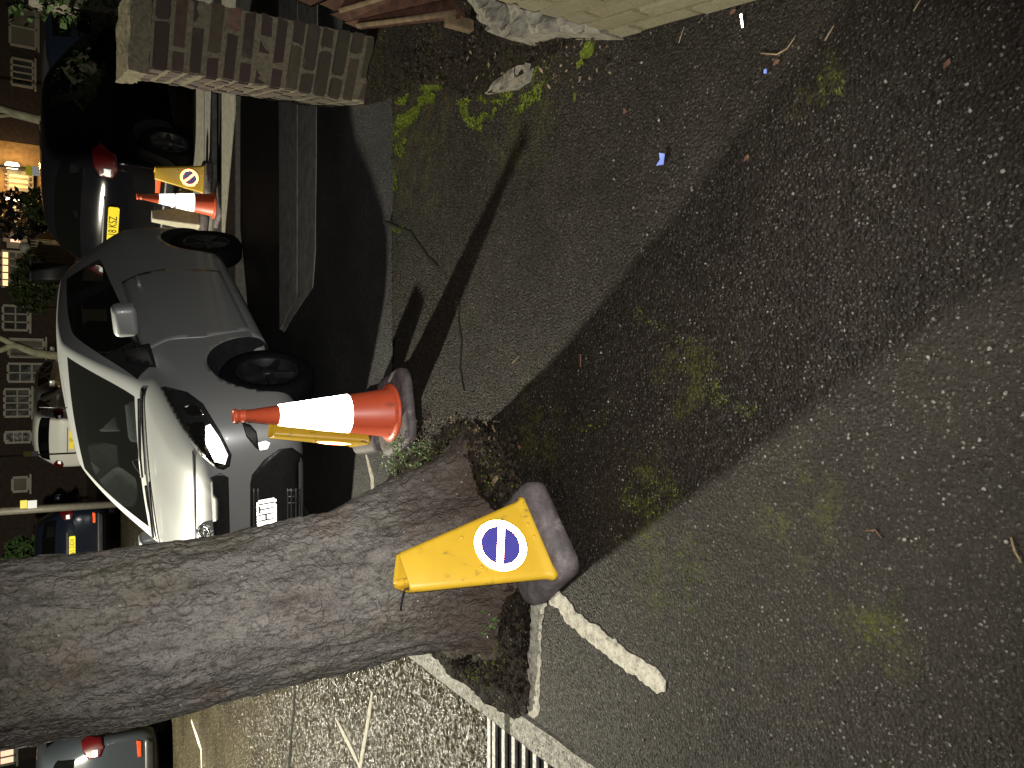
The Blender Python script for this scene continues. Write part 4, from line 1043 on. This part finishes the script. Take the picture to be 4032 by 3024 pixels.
# --- cars further off
def far_car(label, paintm, s, x, y, z, heading, txt, group='cars parked behind the silver hatchback', pmat='platey', lamp_col='redlens', ph=.70):
    t, v = base_car('parked_car', label, 'car', paintm, s, group, 'rim', 7, 'glassd'); rear_kit(t, v, s, txt, pmat, lamp_col, ph); front_kit(t, v, s); place(t, x, y, z, heading); return t
phi = R(47); s1 = (1.24, 1.10, 1.10); L1 = 1.69*s1[0]
far_car('glossy black car showing its tail behind the distant orange cone', 'black', s1, 1.79+L1*math.sin(phi), 9.72+L1*math.cos(phi), -.05, R(90)-phi, '18 KSZ', ph=.80)
s2 = (1.2, 1.08, 1.05)
far_car('dark blue car with yellow plate KP65 DDX between white car and trunk', 'navy', s2, -3.62, 20.2, .24, R(90+6), 'KP65 DDX', ph=.80)
far_car('bright white car with a white roof between silver roof and dark blue car', 'white', (1.1, 1.05, 1.1), -1.05, 25.5, .32, R(90-14), 'J7F', ph=.62)
far_car('dark grey car with grey roof just above the silver roof', 'grey', (1.25, 1.1, 1.12), -.1, 28, .30, R(66), '')
s3 = (1.3, 1.12, 1.2)
far_car('slate grey car with red tail lamps left of the trunk', 'slate', s3, -5.85, 11.75+2.15, -.12, R(90+4), '', ph=.85, lamp_col='redlens')
far_car('pale blue car showing one red tail lamp above the black car', 'bluegrey', (1.15, 1.05, 1.0), 6.3, 17.0, .13, R(24), '')
far_car('very dark blue car with its nose by the ivy column', 'navy', (1.1, 1.05, 1.0), 6.6, 14.2, .08, R(-8), '')

# ------------------------------------------------------------------ houses across the end of the street
HY = 30.0
def hx(py): return A(60, py, HY).x
def hz(px): return A(px, 1512, HY).z
def window(parent, o, px0, px1, py0, py1, cols, rows, lit=None, fw=.07, pane='pane'):
    """framed window seen between picture rows px0..px1 and columns py0..py1; lit = set of panes that glow"""
    x0, x1 = sorted((hx(py0), hx(py1))); z1, z0 = hz(px0), hz(px1); b = B(); y = HY-o.y
    f = []
    xs = lin(x0, x1, cols); zs = lin(z0, z1, rows)
    for i, x in enumerate(xs):
        w = fw if i in (0, cols) else fw*.6; box(b, (x-w/2-o.x, y-.07, z0-o.z), (x+w/2-o.x, y+.03, z1-o.z))
    for j, z in enumerate(zs):
        w = fw if j in (0, rows) else fw*.6
        for i in range(cols): box(b, (xs[i]+fw/2-o.x, y-.066, z-w/2-o.z), (xs[i+1]-fw/2-o.x, y+.03, z+w/2-o.z))
    fr = obj('window', b, M['frame'], parent)
    for nm, mt, test in (('pane', pane, lambda i, j: not (lit and lit[1](i, j))), ('lit_pane', lit[0] if lit else None, lambda i, j: lit and lit[1](i, j))):
        b = B()
        for i in range(cols):
            for j in range(rows):
                if test(i, j): box(b, (xs[i]+fw*.3-o.x, y-.03, zs[j]+fw*.3-o.z), (xs[i+1]-fw*.3-o.x, y-.02, zs[j+1]-fw*.3-o.z))
        if len(b.faces): obj(nm, b, M[mt], fr)
        else: b.free()
    b = B(); box(b, (x0-.1-o.x, y-.12, z0-.10-o.z), (x1+.1-o.x, y-.004, z0-fw/2-.004-o.z)); obj('sill', b, M['frame'], fr)
def house(label, py_l, py_r, wall):
    x0, x1 = hx(py_l), hx(py_r); o = Vector(((x0+x1)/2, HY, .3)); t = empty('terraced_house', label, 'house', o, 0, 'houses across the end of the street')
    w = (x1-x0)/2-.004; b = B(); box(b, (-w, 0, -1), (w, 8, 5.4)); obj('wall', b, M[wall], t)
    b = B(); n = B(); pts = [(-.3, 5.404), (8.3, 5.404), (4, 8)]
    a = [n.verts.new((-w, y, z)) for y, z in pts]; c = [n.verts.new((w, y, z)) for y, z in pts]; n.faces.new(a); n.faces.new(c)
    for i in range(3): n.faces.new((a[i], a[(i+1) % 3], c[(i+1) % 3], c[i]))
    join(b, n); obj('roof', b, M['roof'], t)
    return t, o
t, o = house('dim brick house with rows of white framed windows above the silver roof', 2000, 1205, 'housebrick')
window(t, o, 18, 118, 1532, 1640, 4, 2); window(t, o, 20, 122, 1700, 1742, 1, 3); window(t, o, 32, 172, 1432, 1503, 2, 3); window(t, o, 36, 172, 1336, 1404, 2, 1, None, .09, 'blind'); window(t, o, 12, 110, 1205, 1300, 3, 2)
t, o = house('dark house seen left of the pole beyond the dark blue car', 3000, 2002, 'housebrick')
window(t, o, 50, 110, 1880, 1935, 1, 1, None, .08, 'blind'); window(t, o, -60, 58, 2940, 3000, 2, 2, ('litpink', lambda i, j: True))
t, o = house('brick house with a wide lit top row of window panes', 1203, 862, 'housebrick')
window(t, o, 6, 92, 992, 1132, 5, 3, ('litpane', lambda i, j: j == 2), .07, 'blind'); window(t, o, 27, 94, 925, 967, 1, 1, ('litpink', lambda i, j: True), .2)
t, o = house('house with a lit porch and glowing window beside bright wall lamps', 860, 560, 'housewarm')
window(t, o, 28, 118, 680, 745, 3, 1, ('litwarm', lambda i, j: True), .12); window(t, o, 45, 150, 792, 830, 1, 2)
for py, pw in ((652, 60), (782, 34)):
    c = A(48, py, HY-.35); b = B(); lathe(b, [(.03, -.2), (.11, -.14), (.11, .14), (.03, .2)], 14, Matrix.Translation(c-o)); l = obj('wall_lamp', b, M['bulb'], t)
    lamp('wall_lamp_light', 'POINT', tuple(c+Vector((0, -.35, 0))), pw*1.5, (1, .62, .25), .12)
t, o = house('unlit brick house with a frosted window at the far right', 558, -60, 'housebrick')
window(t, o, 40, 142, 30, 178, 2, 1, None, .08, 'blind'); window(t, o, 46, 130, 232, 335, 4, 1)
# front gardens, posts, trees
def leafball(name, label, cat, c, r, n, mat, leaf=.09, group=None):
    t = empty(name, label, cat, (c[0], c[1], c[2]-r[2]), 0, group); b = B()
    for k in range(n):
        d = Vector((random.gauss(0, 1), random.gauss(0, 1), random.gauss(0, 1))).normalized()*random.uniform(.72, 1.05)
        p = Vector((d.x*r[0], d.y*r[1], d.z*r[2]+r[2])); p += Vector((nz(d.x, d.y, 3, k*.0), nz(d.y, d.z, 3), nz(d.z, d.x, 3)))*r[2]*.3
        u = Vector((random.gauss(0, 1), random.gauss(0, 1), random.gauss(0, 1))).normalized(); w = u.orthogonal().normalized(); L = leaf*random.uniform(.6, 1.3)
        b.faces.new([b.verts.new(p+v) for v in (u*L, w*L*.5, -u*L, -w*L*.5)])
    obj('crown', b, M[mat], t); b = B(); tube(b, [(0, 0, -.3), (0, 0, r[2])], .06, 8); obj('trunk', b, M['bark'], t); return t
leafball('hedge', 'green garden hedge under the wide lit window', 'hedge', A(128, 1120, 27), (.85, .5, .55), 1500, 'hedge')
leafball('hedge', 'pale green bush against the trunk edge beside the dark blue car', 'hedge', A(95, 2225, 24), (.7, .5, .55), 1300, 'ivy', .10)
leafball('hedge', 'low dark hedge beside the lit porch', 'hedge', A(150, 810, 27), (.5, .4, .35), 600, 'hedge')
leafball('hedge', 'black silhouetted shrub between porch and brick house', 'hedge', A(80, 850, 28), (.7, .5, .7), 900, 'bin', .12)
def pole(name, label, pbase, Y, px_top, py_top, signs, r=.04):
    p = A(205, pbase, Y); t = empty(name, label, 'sign post', (p.x, Y, -.1)); q = A(px_top, py_top, Y)
    b = B(); tube(b, [(0, 0, 0), (q.x-p.x, 0, q.z+.1+1)], r, 10); obj('post', b, M['post'], t)
    for (a, c, y0, y1, mt) in signs:
        u, v = A(a, y1, Y), A(c, y0, Y); b = B(); bbox(b, (u.x-p.x, -r-.03, v.z+.1), (v.x-p.x, -r-.005, u.z+.1), .004); obj('sign_plate', b, M[mt], t)
pole('sign_post', 'thin post with yellow and white parking plate above the white car', 1786, 21, 0, 1799, [(92, 124, 1776, 1798, 'signy'), (125, 152, 1776, 1796, 'signw')], .02)
pole('sign_post', 'thick pale post with yellow and white plate above the dark blue car', 2002, 18, 0, 2012, [(80, 108, 1966, 2000, 'signy'), (109, 146, 1966, 2000, 'signw')], .08)
pole('sign_post', 'post with yellow and white plate in front of the lit porch', 668, 24, 0, 657, [(102, 124, 656, 690, 'signy'), (125, 162, 660, 692, 'signw')], .03)
def pale_tree(label, limbs, Y):
    p = A(*limbs[0][0][0], Y); t = empty('street_tree', label, 'tree', (p.x, Y, -.1), 0, 'pale barked young trees'); b = B()
    for pts, r0, r1 in limbs:
        P = [A(*q, Y)-Vector((p.x, Y, -.1)) for q in pts]; tube(b, P, [r0+(r1-r0)*i/(len(P)-1) for i in range(len(P))], 10, wob=.08)
    obj('trunk', b, M['palebark'], t, smooth=True)
pale_tree('pale forked tree trunk rising behind the silver roof', [([(330, 1400), (200, 1398), (130, 1385), (60, 1358), (35, 1366), (0, 1378), (-120, 1395)], .10, .06), ([(60, 1358), (0, 1330), (-100, 1290)], .07, .05)], 20)
pale_tree('pale leaning tree trunk rising behind the black car roof', [([(330, 500), (165, 473), (60, 448), (0, 428), (-120, 400)], .10, .08), ([(60, 448), (0, 455), (-80, 465)], .05, .04)], 18)
# ivy column at the far right
p = A(400, 40, 11); t = empty('stone_column', 'ivy clad pale stone column beyond the brick pier', 'column', (p.x+.1, 11, 0)); b = B()
z0, z1 = 0, A(300, 30, 11).z+.5
box(b, (-.2, -.15, 0), (.2, .15, z1)); bmesh.ops.subdivide_edges(b, edges=b.edges[:], cuts=10, use_grid_fill=True)
for v in b.verts: v.co += Vector((nz(v.co.x, v.co.z, 9), nz(v.co.y, v.co.z, 9), nz(v.co.x, v.co.y, 9)))*.03
obj('shaft', b, M['rubble'], t); b = B()
for k in range(420):
    z = random.uniform(.6, z1+.2); a = random.uniform(0, 6.28); c = Vector((math.cos(a)*random.uniform(.22, .38)-.12*(k % 2), math.sin(a)*.25-.05, z))
    u = Vector((random.gauss(0, 1), random.gauss(0, 1), random.gauss(0, 1))).normalized(); w = u.orthogonal().normalized(); L = random.uniform(.03, .07)
    b.faces.new([b.verts.new(c+v) for v in (u*L, w*L*.7, -u*L, -w*L*.7)])
obj('ivy', b, M['ivy'], t)
# garden bits beneath the lit window
def wheelie(label, px, py, Y):
    c = A(px, py, Y); t = empty('wheelie_bin', label, 'bin', (c.x, Y, c.z-1.0)); b = B(); loft(b, [[(x, y, z) for x, y in rrect(w, w, .05)] for w, z in ((.22, 0), (.28, .92))]); obj('bin_body', b, M['bin'], t)
    b = B(); bbox(b, (-.31, -.33, .924), (.31, .30, 1.0), .03, 3); obj('lid', b, M['bin'], t)
wheelie('black wheelie bin beside the green garden hedge', 115, 1067, 25)
p0, p1 = A(140, 1012, 26), A(205, 945, 26); t = empty('garden_wall', 'low buff garden wall with white lattice beneath the lit window', 'garden wall', (p0.x, 26, p1.z-.3))
b = B(); box(b, (0, 0, 0), (p1.x-p0.x, .25, p0.z-p1.z+.3)); obj('wall', b, M['housewarm'], t)
b = B()
for k in range(6):
    x = .05+k*.085; tube(b, [(x, -.03, .3), (x, -.03, p0.z-p1.z+.42)], .016, 6)
lathe(b, [(.02, -.16), (.15, -.08), (.16, 0), (.15, .08), (.02, .16)], 16, Matrix.Translation((.24, -.03, p0.z-p1.z+.55))); obj('lattice', b, M['frame'], t)
